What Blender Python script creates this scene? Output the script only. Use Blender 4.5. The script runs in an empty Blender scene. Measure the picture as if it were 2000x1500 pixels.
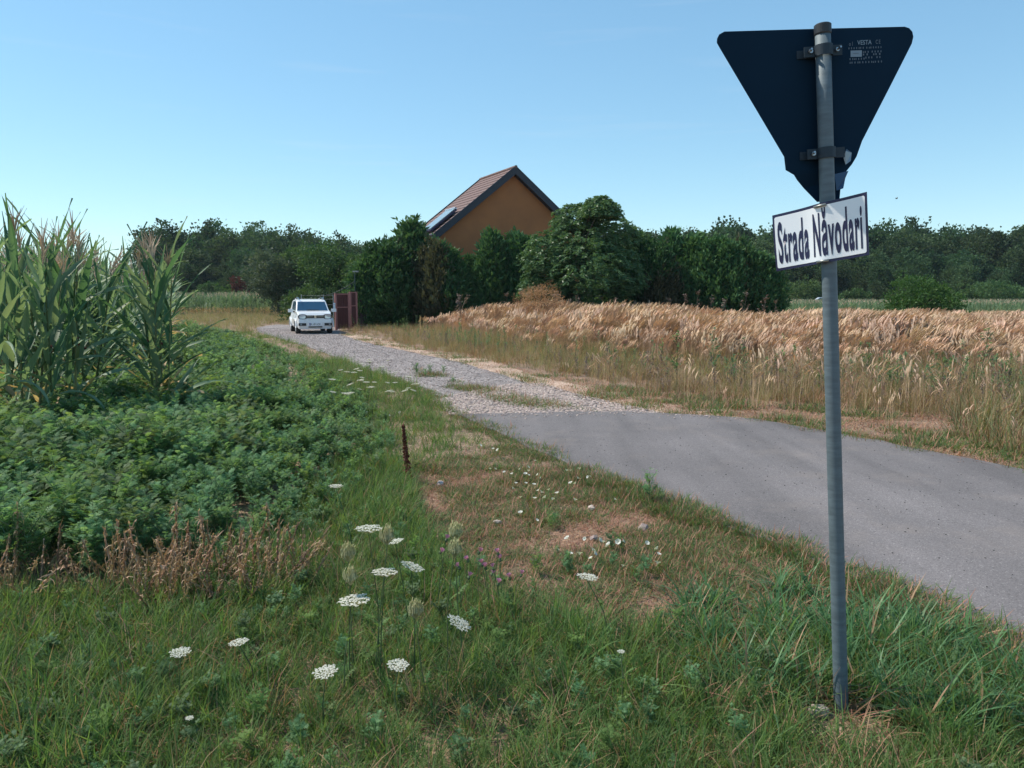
import bpy, bmesh, math, random
import numpy as np
from mathutils import Vector, Matrix, Euler

random.seed(7)
RNG = np.random.default_rng(7)
R = math.radians
sc = bpy.context.scene
COL = sc.collection

# ------------------------------------------------------------------ camera
CAM_H = 1.7
PITCH = math.atan2(173.0, 1500.0)
FOC = 1500.0                                   # focal length in photo pixels (photo 2000 x 1500)
cam_d = bpy.data.cameras.new('camera')
cam_d.sensor_width = 36.0
cam_d.lens = FOC / 2000.0 * 36.0
cam_d.clip_end = 3000.0
cam_d.clip_start = 0.05
cam = bpy.data.objects.new('camera', cam_d)
COL.objects.link(cam)
cam.location = (0, 0, CAM_H)
cam.rotation_euler = (math.pi / 2 - PITCH, 0, 0)
sc.camera = cam

# ------------------------------------------------------------------ sky and sun
SUN_EL = R(52)
SUN_AZ = math.atan2(-0.965, 0.26)               # measured from +Y towards +X
sun_dir = Vector((math.sin(SUN_AZ) * math.cos(SUN_EL), math.cos(SUN_AZ) * math.cos(SUN_EL), math.sin(SUN_EL)))
world = bpy.data.worlds.new('World')
sc.world = world
world.use_nodes = True
wn = world.node_tree.nodes
wl = world.node_tree.links
wn.clear()
w_out = wn.new('ShaderNodeOutputWorld')
w_bg = wn.new('ShaderNodeBackground')
w_sky = wn.new('ShaderNodeTexSky')
w_sky.sky_type = 'NISHITA'
w_sky.sun_disc = False
w_sky.sun_elevation = SUN_EL
w_sky.sun_rotation = SUN_AZ
w_sky.altitude = 100.0
w_sky.air_density = 1.0
w_sky.dust_density = 0.0
w_sky.ozone_density = 1.6
w_bg.inputs['Strength'].default_value = 0.15
w_mul = wn.new('ShaderNodeMix'); w_mul.data_type = 'RGBA'; w_mul.blend_type = 'MULTIPLY'; w_mul.inputs[0].default_value = 1.0
w_mul.inputs[7].default_value = (1.38, 1.65, 1.72, 1)                    # the whole sky slightly cooler
w_gam = wn.new('ShaderNodeGamma'); w_gam.inputs['Gamma'].default_value = 0.62      # milky summer sky: little contrast between zenith and horizon
w_hsv = wn.new('ShaderNodeHueSaturation'); w_hsv.inputs['Saturation'].default_value = 1.2
wl.new(w_sky.outputs[0], w_gam.inputs['Color']); wl.new(w_gam.outputs[0], w_mul.inputs[6]); wl.new(w_mul.outputs[2], w_hsv.inputs['Color'])
# faint cirrus streaks
w_tc = wn.new('ShaderNodeTexCoord'); w_map = wn.new('ShaderNodeMapping'); w_map.inputs['Scale'].default_value = (2.2, 2.2, 34.0)
w_map.inputs['Location'].default_value = (0.4, 1.3, 0.2)
wl.new(w_tc.outputs['Generated'], w_map.inputs[0])
w_nz = wn.new('ShaderNodeTexNoise'); w_nz.inputs['Scale'].default_value = 1.6; w_nz.inputs['Detail'].default_value = 5; wl.new(w_map.outputs[0], w_nz.inputs['Vector'])
w_mr = wn.new('ShaderNodeMapRange'); w_mr.inputs[1].default_value = 0.60; w_mr.inputs[2].default_value = 0.9; w_mr.inputs[4].default_value = 0.16; wl.new(w_nz.outputs['Fac'], w_mr.inputs[0])
w_cm = wn.new('ShaderNodeMix'); w_cm.data_type = 'RGBA'; w_cm.inputs[7].default_value = (4.9, 5.0, 5.3, 1)
wl.new(w_mr.outputs[0], w_cm.inputs[0]); wl.new(w_hsv.outputs[0], w_cm.inputs[6])
wl.new(w_cm.outputs[2], w_bg.inputs['Color'])
wl.new(w_bg.outputs[0], w_out.inputs['Surface'])

sun_d = bpy.data.lights.new('sun', 'SUN')
sun_d.energy = 4.4
sun_d.angle = R(0.55)
sun_d.color = (1.0, 0.92, 0.80)
sun = bpy.data.objects.new('sun', sun_d)
COL.objects.link(sun)
sun.location = (-30, 20, 40)
sun.rotation_euler = (-sun_dir).to_track_quat('-Z', 'Y').to_euler()

sc.view_settings.view_transform = 'Standard'
sc.view_settings.look = 'None'
sc.view_settings.exposure = 0.32
sc.view_settings.gamma = 1.0
sc.view_settings.use_curve_mapping = False
sc.cycles.use_denoising = True
sc.cycles.max_bounces = 5
sc.cycles.diffuse_bounces = 3
sc.cycles.glossy_bounces = 2
sc.cycles.transmission_bounces = 3
sc.cycles.transparent_max_bounces = 4
sc.cycles.use_light_tree = False
sc.cycles.caustics_reflective = False
sc.cycles.caustics_refractive = False

# ------------------------------------------------------------------ helpers
CP, SP = math.cos(PITCH), math.sin(PITCH)
def ray(px, py):
    u = (px - 1000.0) / FOC
    v = (750.0 - py) / FOC
    return Vector((u, CP + v * SP, -SP + v * CP))
def ground(px, py, z=0.0):
    d = ray(px, py)
    t = (z - CAM_H) / d.z
    return Vector((d.x * t, d.y * t, z))
def at_y(px, py, Y):
    d = ray(px, py)
    t = Y / d.y
    return Vector((d.x * t, Y, CAM_H + d.z * t))
def poly_world(pts, z=0.0):
    return [tuple(ground(px, py, z)[:2]) for px, py in pts]
def inside(P, poly):
    x, y = P[:, 0], P[:, 1]
    res = np.zeros(len(P), bool)
    n = len(poly)
    for i in range(n):
        x1, y1 = poly[i]; x2, y2 = poly[(i + 1) % n]
        c = ((y1 > y) != (y2 > y))
        if abs(y2 - y1) < 1e-12: continue
        res ^= c & (x < (x2 - x1) * (y - y1) / (y2 - y1) + x1)
    return res
def dist_poly(P, pl, closed=False):
    d = np.full(len(P), 1e9)
    n = len(pl)
    for i in range(n if closed else n - 1):
        a = np.array(pl[i]); b = np.array(pl[(i + 1) % n])
        ab = b - a
        t = np.clip(((P[:, :2] - a) @ ab) / (ab @ ab + 1e-12), 0, 1)
        q = a + t[:, None] * ab
        d = np.minimum(d, np.hypot(P[:, 0] - q[:, 0], P[:, 1] - q[:, 1]))
    return d
_perm = np.random.default_rng(3).random((256, 256))
def vnoise(x, y, s):
    x = np.asarray(x) / s + 500.3; y = np.asarray(y) / s + 500.7
    xi = np.floor(x).astype(int); yi = np.floor(y).astype(int)
    fx = x - xi; fy = y - yi
    fx = fx * fx * (3 - 2 * fx); fy = fy * fy * (3 - 2 * fy)
    g = lambda i, j: _perm[i % 256, j % 256]
    return (g(xi, yi) * (1 - fx) + g(xi + 1, yi) * fx) * (1 - fy) + (g(xi, yi + 1) * (1 - fx) + g(xi + 1, yi + 1) * fx) * fy

class MB:
    """collects faces; build() links them as one mesh object"""
    def __init__(s):
        s.v = []; s.f = []; s.m = []; s.var = []
    def face(s, pts, mat=0, var=None):
        i = len(s.v)
        s.v.extend([tuple(p) for p in pts])
        s.f.append(tuple(range(i, i + len(pts)))); s.m.append(mat)
        s.var.append(random.random() if var is None else var)
    def grid(s, rows, mat=0, var=None, close=False):
        i = len(s.v); n = len(rows[0])
        for r in rows: s.v.extend([tuple(p) for p in r])
        va = random.random() if var is None else var
        for a in range(len(rows) - 1):
            for b in range(n if close else n - 1):
                c = (b + 1) % n
                s.f.append((i + a * n + b, i + a * n + c, i + (a + 1) * n + c, i + (a + 1) * n + b)); s.m.append(mat); s.var.append(va)
    def box(s, c, size, mat=0, rot=None, var=None):
        hx, hy, hz = size[0] / 2, size[1] / 2, size[2] / 2
        vs = [Vector((x, y, z)) for x in (-hx, hx) for y in (-hy, hy) for z in (-hz, hz)]
        if rot is not None: vs = [rot @ p for p in vs]
        i = len(s.v); s.v.extend([tuple(Vector(c) + p) for p in vs])
        va = random.random() if var is None else var
        for q in ((0, 1, 3, 2), (4, 6, 7, 5), (0, 4, 5, 1), (2, 3, 7, 6), (0, 2, 6, 4), (1, 5, 7, 3)):
            s.f.append(tuple(i + k for k in q)); s.m.append(mat); s.var.append(va)
    def tube(s, pts, rads, n=8, mat=0, var=None, cap=True):
        pts = [Vector(p) for p in pts]
        if not hasattr(rads, '__len__'): rads = [rads] * len(pts)
        i0 = len(s.v); va = random.random() if var is None else var
        for k, p in enumerate(pts):
            t = (pts[min(k + 1, len(pts) - 1)] - pts[max(k - 1, 0)]).normalized()
            a = t.cross(Vector((0, 0, 1)) if abs(t.z) < 0.9 else Vector((1, 0, 0))).normalized(); b = t.cross(a)
            for q in range(n):
                an = 2 * math.pi * q / n
                s.v.append(tuple(p + rads[k] * (math.cos(an) * a + math.sin(an) * b)))
        for k in range(len(pts) - 1):
            for q in range(n):
                r = (q + 1) % n
                s.f.append((i0 + k * n + q, i0 + k * n + r, i0 + (k + 1) * n + r, i0 + (k + 1) * n + q)); s.m.append(mat); s.var.append(va)
        if cap:
            s.f.append(tuple(i0 + q for q in range(n))); s.m.append(mat); s.var.append(va)
            s.f.append(tuple(i0 + (len(pts) - 1) * n + q for q in range(n))); s.m.append(mat); s.var.append(va)
    def mesh(s, name, mats, smooth=False):
        me = bpy.data.meshes.new(name)
        me.from_pydata(s.v, [], s.f)
        for m in (mats if isinstance(mats, (list, tuple)) else [mats]): me.materials.append(m)
        me.polygons.foreach_set('material_index', s.m)
        if smooth: me.polygons.foreach_set('use_smooth', [True] * len(s.f))
        a = me.attributes.new('var', 'FLOAT', 'FACE'); a.data.foreach_set('value', s.var)
        me.update()
        return me
    def build(s, name, mats, parent=None, smooth=False, link=True):
        o = bpy.data.objects.new(name, s.mesh(name, mats, smooth))
        if link: COL.objects.link(o)
        o.parent = parent
        return o

def tag(o, label=None, cat=None, group=None, kind=None):
    if label: o['label'] = label
    if cat: o['category'] = cat
    if group: o['group'] = group
    if kind: o['kind'] = kind
    return o
def empty(name, loc, rz=0.0):
    o = bpy.data.objects.new(name, None)
    o.empty_display_size = 0.2
    COL.objects.link(o); o.location = loc; o.rotation_euler = (0, 0, rz)
    return o
def copy_tree(o, parent=None):
    c = o.copy(); COL.objects.link(c); c.parent = parent
    for ch in list(o.children): copy_tree(ch, c)
    return c
def inst(me, name, parent, loc, rot=(0, 0, 0), scale=(1, 1, 1)):
    o = bpy.data.objects.new(name, me); COL.objects.link(o); o.parent = parent
    o.location = loc; o.rotation_euler = rot
    o.scale = scale if hasattr(scale, '__len__') else (scale,) * 3
    return o

# ------------------------------------------------------------------ materials
def srgb(r, g, b):
    f = lambda c: (c / 255 / 12.92) if c / 255 <= 0.04045 else ((c / 255 + 0.055) / 1.055) ** 2.4
    return (f(r), f(g), f(b), 1)
def new_mat(name):
    m = bpy.data.materials.new(name); m.use_nodes = True
    nt = m.node_tree; nt.nodes.clear()
    out = nt.nodes.new('ShaderNodeOutputMaterial')
    return m, nt, out
def c4(c): return (c[0], c[1], c[2], 1.0)
def leaf_mat(name, c1, c2, trans=0.35, rough=0.55, spread=0.5, tcol=1.5, spec=0.2, hue=.018):
    """plant tissue: colour varies per leaf (var) and per plant (random); thin, lets light through"""
    m, nt, out = new_mat(name); N = nt.nodes.new; L = nt.links.new
    at = N('ShaderNodeAttribute'); at.attribute_name = 'var'
    mix = N('ShaderNodeMix'); mix.data_type = 'RGBA'
    mix.inputs[6].default_value = c4(c1); mix.inputs[7].default_value = c4(c2)
    L(at.outputs['Fac'], mix.inputs[0])
    oi = N('ShaderNodeObjectInfo')
    mr = N('ShaderNodeMapRange'); mr.inputs[3].default_value = 1 - spread * 0.5; mr.inputs[4].default_value = 1 + spread * 0.5
    L(oi.outputs['Random'], mr.inputs[0])
    hs = N('ShaderNodeHueSaturation'); L(mr.outputs[0], hs.inputs['Value']); L(mix.outputs[2], hs.inputs['Color'])
    m7 = N('ShaderNodeMath'); m7.operation = 'MULTIPLY'; m7.inputs[1].default_value = 17.3; L(oi.outputs['Random'], m7.inputs[0])
    fr = N('ShaderNodeMath'); fr.operation = 'FRACT'; L(m7.outputs[0], fr.inputs[0])
    hr = N('ShaderNodeMapRange'); hr.inputs[3].default_value = .5 - hue; hr.inputs[4].default_value = .5 + hue * .7; L(fr.outputs[0], hr.inputs[0]); L(hr.outputs[0], hs.inputs['Hue'])
    p = N('ShaderNodeBsdfPrincipled'); p.inputs['Roughness'].default_value = rough
    p.inputs['Specular IOR Level'].default_value = spec
    L(hs.outputs[0], p.inputs['Base Color'])
    if trans > 0:
        t = N('ShaderNodeBsdfTranslucent')
        tm = N('ShaderNodeMix'); tm.data_type = 'RGBA'; tm.blend_type = 'MULTIPLY'; tm.inputs[0].default_value = 1
        L(hs.outputs[0], tm.inputs[6]); tm.inputs[7].default_value = (tcol * 1.05, tcol, tcol * 0.55, 1)
        L(tm.outputs[2], t.inputs['Color'])
        ms = N('ShaderNodeMixShader'); ms.inputs[0].default_value = trans
        L(p.outputs[0], ms.inputs[1]); L(t.outputs[0], ms.inputs[2]); L(ms.outputs[0], out.inputs['Surface'])
    else:
        L(p.outputs[0], out.inputs['Surface'])
    return m
def plain(name, col, rough=0.5, metal=0.0, noise=0.0, nscale=20.0, bump=0.0, coat=0.0, spec=0.5, stretch=None):
    m, nt, out = new_mat(name); N = nt.nodes.new; L = nt.links.new
    p = N('ShaderNodeBsdfPrincipled')
    p.inputs['Base Color'].default_value = c4(col); p.inputs['Roughness'].default_value = rough
    p.inputs['Metallic'].default_value = metal; p.inputs['Coat Weight'].default_value = coat
    p.inputs['Specular IOR Level'].default_value = spec
    if noise > 0 or bump > 0:
        tc = N('ShaderNodeTexCoord'); mp = N('ShaderNodeMapping')
        if stretch: mp.inputs['Scale'].default_value = stretch
        L(tc.outputs['Object'], mp.inputs[0])
        nz = N('ShaderNodeTexNoise'); nz.inputs['Scale'].default_value = nscale; nz.inputs['Detail'].default_value = 6
        L(mp.outputs[0], nz.inputs['Vector'])
        mr = N('ShaderNodeMapRange'); mr.inputs[1].default_value = 0.25; mr.inputs[2].default_value = 0.75
        mr.inputs[3].default_value = 1 - noise; mr.inputs[4].default_value = 1 + noise
        L(nz.outputs['Fac'], mr.inputs[0])
        hs = N('ShaderNodeHueSaturation'); hs.inputs['Color'].default_value = c4(col)
        L(mr.outputs[0], hs.inputs['Value']); L(hs.outputs[0], p.inputs['Base Color'])
        r2 = N('ShaderNodeMapRange'); r2.inputs[3].default_value = max(0.02, rough - 0.12); r2.inputs[4].default_value = min(1, rough + 0.12)
        L(nz.outputs['Fac'], r2.inputs[0]); L(r2.outputs[0], p.inputs['Roughness'])
        if bump > 0:
            b = N('ShaderNodeBump'); b.inputs['Strength'].default_value = bump; b.inputs['Distance'].default_value = 0.01
            L(nz.outputs['Fac'], b.inputs['Height']); L(b.outputs[0], p.inputs['Normal'])
    L(p.outputs[0], out.inputs['Surface'])
    return m
def speckle(name, stops, scale, big, patch, bump=0.4, rough=0.9, dist=0.01, worn=False):
    """stony surface: Voronoi grains coloured through a ramp, with large faint patches"""
    m, nt, out = new_mat(name); N = nt.nodes.new; L = nt.links.new
    tc = N('ShaderNodeTexCoord')
    vo = N('ShaderNodeTexVoronoi'); vo.inputs['Scale'].default_value = scale; L(tc.outputs['Object'], vo.inputs['Vector'])
    sx = N('ShaderNodeSeparateColor'); L(vo.outputs['Color'], sx.inputs[0])
    rp = N('ShaderNodeValToRGB'); cr = rp.color_ramp
    while len(cr.elements) < len(stops): cr.elements.new(0.5)
    for e, (pos, col) in zip(cr.elements, stops): e.position = pos; e.color = c4(col)
    L(sx.outputs[0], rp.inputs[0])
    nz = N('ShaderNodeTexNoise'); nz.inputs['Scale'].default_value = big; nz.inputs['Detail'].default_value = 5
    L(tc.outputs['Object'], nz.inputs['Vector'])
    mr = N('ShaderNodeMapRange'); mr.inputs[1].default_value = 0.3; mr.inputs[2].default_value = 0.7
    mr.inputs[3].default_value = 1 - patch; mr.inputs[4].default_value = 1 + patch
    L(nz.outputs['Fac'], mr.inputs[0])
    hs = N('ShaderNodeHueSaturation'); L(rp.outputs[0], hs.inputs['Color']); L(mr.outputs[0], hs.inputs['Value'])
    p = N('ShaderNodeBsdfPrincipled'); p.inputs['Roughness'].default_value = rough
    colour = hs.outputs[0]
    if worn:                                        # wheel-worn streaks along the lane, dust
        mp = N('ShaderNodeMapping'); mp.inputs['Rotation'].default_value = (0, 0, R(42)); mp.inputs['Scale'].default_value = (1.5, .16, 1); L(tc.outputs['Object'], mp.inputs[0])
        n2 = N('ShaderNodeTexNoise'); n2.inputs['Scale'].default_value = 1.4; n2.inputs['Detail'].default_value = 4; L(mp.outputs[0], n2.inputs['Vector'])
        r2 = N('ShaderNodeMapRange'); r2.inputs[1].default_value = .3; r2.inputs[2].default_value = .7; r2.inputs[3].default_value = .8; r2.inputs[4].default_value = 1.22; L(n2.outputs['Fac'], r2.inputs[0])
        h2 = N('ShaderNodeHueSaturation'); L(colour, h2.inputs['Color']); L(r2.outputs[0], h2.inputs['Value'])
        n3 = N('ShaderNodeTexNoise'); n3.inputs['Scale'].default_value = .9; n3.inputs['Detail'].default_value = 8; n3.inputs['Roughness'].default_value = .7; L(tc.outputs['Object'], n3.inputs['Vector'])
        r3 = N('ShaderNodeMapRange'); r3.inputs[1].default_value = .52; r3.inputs[2].default_value = .75; r3.inputs[4].default_value = .55; L(n3.outputs['Fac'], r3.inputs[0])
        du = N('ShaderNodeMix'); du.data_type = 'RGBA'; du.inputs[7].default_value = (.24, .20, .175, 1); L(r3.outputs[0], du.inputs[0]); L(h2.outputs[0], du.inputs[6])
        colour = du.outputs[2]
    L(colour, p.inputs['Base Color'])
    b = N('ShaderNodeBump'); b.inputs['Strength'].default_value = bump; b.inputs['Distance'].default_value = dist
    L(vo.outputs['Distance'], b.inputs['Height']); b.invert = True
    L(b.outputs[0], p.inputs['Normal'])
    L(p.outputs[0], out.inputs['Surface'])
    return m

M = {}
M['asphalt'] = speckle('asphalt', [(0, (.098, .087, .086)), (.5, (.145, .130, .129)), (.95, (.17, .153, .151)), (1, (.27, .25, .24))], 150, 0.5, .16, .25, .85, .006, True)
M['gravel'] = speckle('gravel', [(0, (.13, .11, .105)), (.5, (.25, .22, .21)), (.85, (.34, .30, .285)), (1, (.46, .40, .38))], 38, 1.2, .18, .8, .95, .02)
M['soil'] = speckle('soil', [(0, (.13, .085, .06)), (.45, (.23, .15, .10)), (.8, (.31, .21, .14)), (1, (.38, .28, .19))], 60, 1.5, .35, .6, .95, .01)
M['stone'] = leaf_mat('stone', (.28, .22, .19), (.47, .385, .34), trans=0, rough=.9, spread=.5)
M['pebble'] = leaf_mat('pebble', (.03, .03, .03), (.5, .47, .45), trans=0, rough=.9, spread=.4)
M['stone_grey'] = leaf_mat('stone_grey', (.18, .15, .14), (.35, .295, .275), trans=0, rough=.9, spread=.5)
M['grass'] = leaf_mat('grass', (.065, .14, .042), (.15, .23, .075), trans=.4)
M['grass_low'] = leaf_mat('grass_low', (.06, .125, .045), (.135, .20, .07), trans=.38)
M['grass_wide'] = leaf_mat('grass_wide', (.055, .14, .06), (.12, .23, .10), trans=.4, rough=.4)
M['straw'] = leaf_mat('straw', (.24, .15, .085), (.42, .29, .17), trans=.3, spread=.5, tcol=1.2)
M['thatch'] = leaf_mat('thatch', (.27, .135, .085), (.44, .25, .165), trans=.2, spread=.5, tcol=1.2)
M['ragweed'] = leaf_mat('ragweed', (.085, .19, .095), (.19, .315, .16), trans=.45, rough=.6, spec=.12)
M['weedstem'] = leaf_mat('weedstem', (.07, .11, .05), (.12, .15, .07), trans=0)
M['plume'] = leaf_mat('plume', (.52, .37, .26), (.76, .58, .43), trans=.35, tcol=1.15, spread=.4, rough=.8)
M['plume_leaf'] = leaf_mat('plume_leaf', (.20, .18, .09), (.40, .31, .18), trans=.35)
M['sedge'] = leaf_mat('sedge', (.12, .16, .07), (.30, .29, .16), trans=.38)
M['corn'] = leaf_mat('corn', (.075, .16, .09), (.21, .30, .19), trans=.32, rough=.52, spread=.4, spec=.3)
M['corn_dry'] = leaf_mat('corn_dry', (.35, .24, .11), (.55, .43, .26), trans=.35, spread=.4, tcol=1.2)
M['corn_stalk'] = leaf_mat('corn_stalk', (.09, .14, .05), (.16, .17, .07), trans=0, rough=.45)
M['tassel'] = leaf_mat('tassel', (.52, .38, .27), (.7, .55, .43), trans=.25, tcol=1.2)
M['brown'] = leaf_mat('brown', (.11, .035, .024), (.22, .08, .05), trans=.1)
M['deadweed'] = leaf_mat('deadweed', (.16, .12, .10), (.28, .21, .17), trans=.1, tcol=1.1)
M['thuja'] = leaf_mat('thuja', (.028, .09, .042), (.08, .17, .065), trans=.22, rough=.6, spread=.3)
M['thuja_dry'] = leaf_mat('thuja_dry', (.07, .09, .05), (.105, .10, .058), trans=.2)
M['oak'] = leaf_mat('oak', (.022, .056, .03), (.07, .125, .05), trans=.28, rough=.7, spread=.7, hue=.035)
M['green_tree'] = leaf_mat('green_tree', (.035, .085, .035), (.09, .155, .055), trans=.3, spread=.3)
M['grey_tree'] = leaf_mat('grey_tree', (.06, .10, .065), (.13, .17, .12), trans=.3, spread=.3)
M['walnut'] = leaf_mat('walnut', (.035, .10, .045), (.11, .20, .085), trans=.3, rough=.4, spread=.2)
M['red_bush'] = leaf_mat('red_bush', (.10, .03, .025), (.16, .07, .045), trans=.25)
M['shrub'] = leaf_mat('shrub', (.022, .075, .018), (.07, .15, .04), trans=.3, spread=.2)
M['bark'] = plain('bark', (.09, .07, .055), .9, noise=.4, nscale=12, bump=.6, stretch=(4, 4, 1))
M['white_petal'] = leaf_mat('white_petal', (.62, .62, .55), (.8, .8, .74), trans=.3, spread=.1, tcol=1.0)
M['green_umbel'] = leaf_mat('green_umbel', (.36, .37, .2), (.55, .53, .33), trans=.2, spread=.2)
M['pink_petal'] = leaf_mat('pink_petal', (.5, .2, .38), (.66, .36, .52), trans=.3, spread=.2, tcol=1.0)
M['galvanized'] = plain('galvanized', (.11, .145, .165), .6, .15, noise=.22, nscale=9, bump=.05, stretch=(2, 2, 9))
M['sign_back'] = plain('sign_back', (.0055, .021, .042), .7, .0, noise=.15, nscale=4, spec=.08)  # grey plate, its shade and bluish cast put into the dark base colour
M['cap'] = plain('cap', (.02, .022, .026), .5)
M['clampm'] = plain('clampm', (.014, .028, .042), .6, .1, noise=.2, nscale=30)
M['bolt'] = plain('bolt', (.4, .42, .44), .35, 1.0)
M['navy'] = plain('navy', (.012, .014, .06), .4)
M['signwhite'] = plain('signwhite', (.82, .85, .88), .35, noise=.03, nscale=6)
M['sticker'] = plain('sticker', (.42, .5, .56), .6)
M['print'] = plain('print', (.12, .16, .2), .6)
M['red'] = plain('red', (.5, .03, .03), .4)

# ------------------------------------------------------------------ scatter (geometry nodes instances for what nobody could count)
def scatter_tree():
    ng = bpy.data.node_groups.new('scatter', 'GeometryNodeTree')
    ng.interface.new_socket('Geometry', in_out='INPUT', socket_type='NodeSocketGeometry')
    ng.interface.new_socket('Geometry', in_out='OUTPUT', socket_type='NodeSocketGeometry')
    return ng
def scatter(name, protos, P, rz, scl, label, cat, idx=None, tilt=None, zs=None, group=None):
    n = len(P)
    me = bpy.data.meshes.new(name)
    me.vertices.add(n)
    me.vertices.foreach_set('co', np.asarray(P, np.float32).ravel())
    rot = np.zeros((n, 3), np.float32); rot[:, 2] = rz
    if tilt is not None: rot[:, 0] = tilt[:, 0]; rot[:, 1] = tilt[:, 1]
    a = me.attributes.new('rot', 'FLOAT_VECTOR', 'POINT'); a.data.foreach_set('vector', rot.ravel())
    s3 = np.repeat(np.asarray(scl, np.float32)[:, None], 3, 1)
    if zs is not None: s3[:, 2] *= zs
    a = me.attributes.new('scl', 'FLOAT_VECTOR', 'POINT'); a.data.foreach_set('vector', s3.ravel())
    if idx is None: idx = RNG.integers(0, len(protos), n)
    a = me.attributes.new('idx', 'INT', 'POINT'); a.data.foreach_set('value', np.asarray(idx, np.int32))
    col = bpy.data.collections.new(name + '_kinds')
    for i, pm in enumerate(protos):
        o = bpy.data.objects.new('%s_%02d' % (name, i), pm); col.objects.link(o)
    ng = scatter_tree(); N = ng.nodes.new; L = ng.links.new
    gi = N('NodeGroupInput'); go = N('NodeGroupOutput')
    ci = N('GeometryNodeCollectionInfo'); ci.inputs['Collection'].default_value = col
    ci.inputs['Separate Children'].default_value = True; ci.inputs['Reset Children'].default_value = True
    io = N('GeometryNodeInstanceOnPoints'); io.inputs['Pick Instance'].default_value = True
    def na(nm, t):
        x = N('GeometryNodeInputNamedAttribute'); x.data_type = t; x.inputs['Name'].default_value = nm; return x.outputs['Attribute']
    L(gi.outputs[0], io.inputs['Points']); L(ci.outputs[0], io.inputs['Instance'])
    L(na('idx', 'INT'), io.inputs['Instance Index'])
    L(na('rot', 'FLOAT_VECTOR'), io.inputs['Rotation']); L(na('scl', 'FLOAT_VECTOR'), io.inputs['Scale'])
    L(io.outputs[0], go.inputs[0])
    o = bpy.data.objects.new(name, me); COL.objects.link(o)
    md = o.modifiers.new('scatter', 'NODES'); md.node_group = ng
    tag(o, label, cat, group, 'stuff')
    return o

def quads_mesh(name, V, mat, var, matidx=None):
    """V: (n,4,3) array of separate quads"""
    n = len(V)
    me = bpy.data.meshes.new(name)
    me.vertices.add(n * 4); me.vertices.foreach_set('co', V.astype(np.float32).ravel())
    me.loops.add(n * 4); me.loops.foreach_set('vertex_index', np.arange(n * 4, dtype=np.int32))
    me.polygons.add(n); me.polygons.foreach_set('loop_start', np.arange(0, n * 4, 4, dtype=np.int32))
    me.polygons.foreach_set('loop_total', np.full(n, 4, np.int32))
    for m in (mat if isinstance(mat, (list, tuple)) else [mat]): me.materials.append(m)
    if matidx is not None: me.polygons.foreach_set('material_index', np.asarray(matidx, np.int32))
    a = me.attributes.new('var', 'FLOAT', 'FACE'); a.data.foreach_set('value', np.asarray(var, np.float32))
    me.update(calc_edges=True)
    return me
def leaf_quads(P, D, L, W, rng, fold=0.25):
    """rhombic leaves at P pointing along D"""
    n = len(P)
    D = D / (np.linalg.norm(D, axis=1)[:, None] + 1e-9)
    r = rng.normal(size=(n, 3))
    S = np.cross(D, r); S /= (np.linalg.norm(S, axis=1)[:, None] + 1e-9)
    U = np.cross(S, D)
    L = np.broadcast_to(L, n)[:, None]; W = np.broadcast_to(W, n)[:, None]
    mid = P + D * L * 0.45 + U * L * fold * 0.25
    return np.stack([P, mid + S * W / 2, P + D * L - U * L * fold * .2, mid - S * W / 2], 1)

# ---- plant prototypes
def blade(mb, base, az, h, lean, w, segs=3, mat=0, var=None, curl=1.0):
    """a grass blade: tapering strip bending over"""
    d = Vector((math.cos(az), math.sin(az), 0)); s = Vector((-d.y, d.x, 0))
    rows = []; p = Vector(base); a = lean * 0.35
    for k in range(segs + 1):
        t = k / segs
        ww = w * (1 - t ** 1.6) * 0.5 + 0.0002
        rows.append((p - s * ww, p + s * ww))
        a += lean * curl / segs
        p = p + (h / segs) * (d * math.sin(a) + Vector((0, 0, math.cos(a))))
    mb.grid(rows, mat, var)
def tuft(name, mats, n, h, w, rad, lean=(.2, .9), segs=3, drymix=0.0, seed=0, hvar=.45):
    random.seed(seed); mb = MB()
    for i in range(n):
        a = random.uniform(0, 6.283); r = rad * math.sqrt(random.random())
        hh = h * random.uniform(1 - hvar, 1 + hvar * .6)
        blade(mb, (r * math.cos(a), r * math.sin(a), -.01), a + random.gauss(0, 1.0), hh, random.uniform(*lean), w * random.uniform(.6, 1.2), segs, 1 if random.random() < drymix else 0)
    return mb.mesh(name, mats)
def frond(mb, base, d, up, ln, pairs=4, mat=0, width=.55):
    """a pinnate leaf: narrow lobes in pairs along an axis that arches"""
    d = Vector(d).normalized(); up = Vector(up); s = d.cross(up).normalized(); u = s.cross(d)
    va = random.random()
    for k in range(pairs):
        t = (k + .6) / (pairs + .4)
        p = Vector(base) + d * ln * t + u * ln * (.18 * t - .3 * t * t)
        l = ln * width * (1 - abs(t - .45) * 1.1)
        for sg in (-1, 1):
            dd = (d * .7 + s * sg * .8 - u * .15).normalized(); w = dd.cross(u).normalized() * l * .16
            mb.face([p, p + dd * l * .5 + w, p + dd * l, p + dd * l * .5 - w], mat, va)
    p0 = Vector(base); p1 = Vector(base) + d * ln * 1.1 + u * ln * -.12; w = s * ln * .07
    pm = Vector(base) + d * ln * .6 + u * ln * .02
    mb.face([p0, pm + w, p1, pm - w], mat, va)
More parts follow.
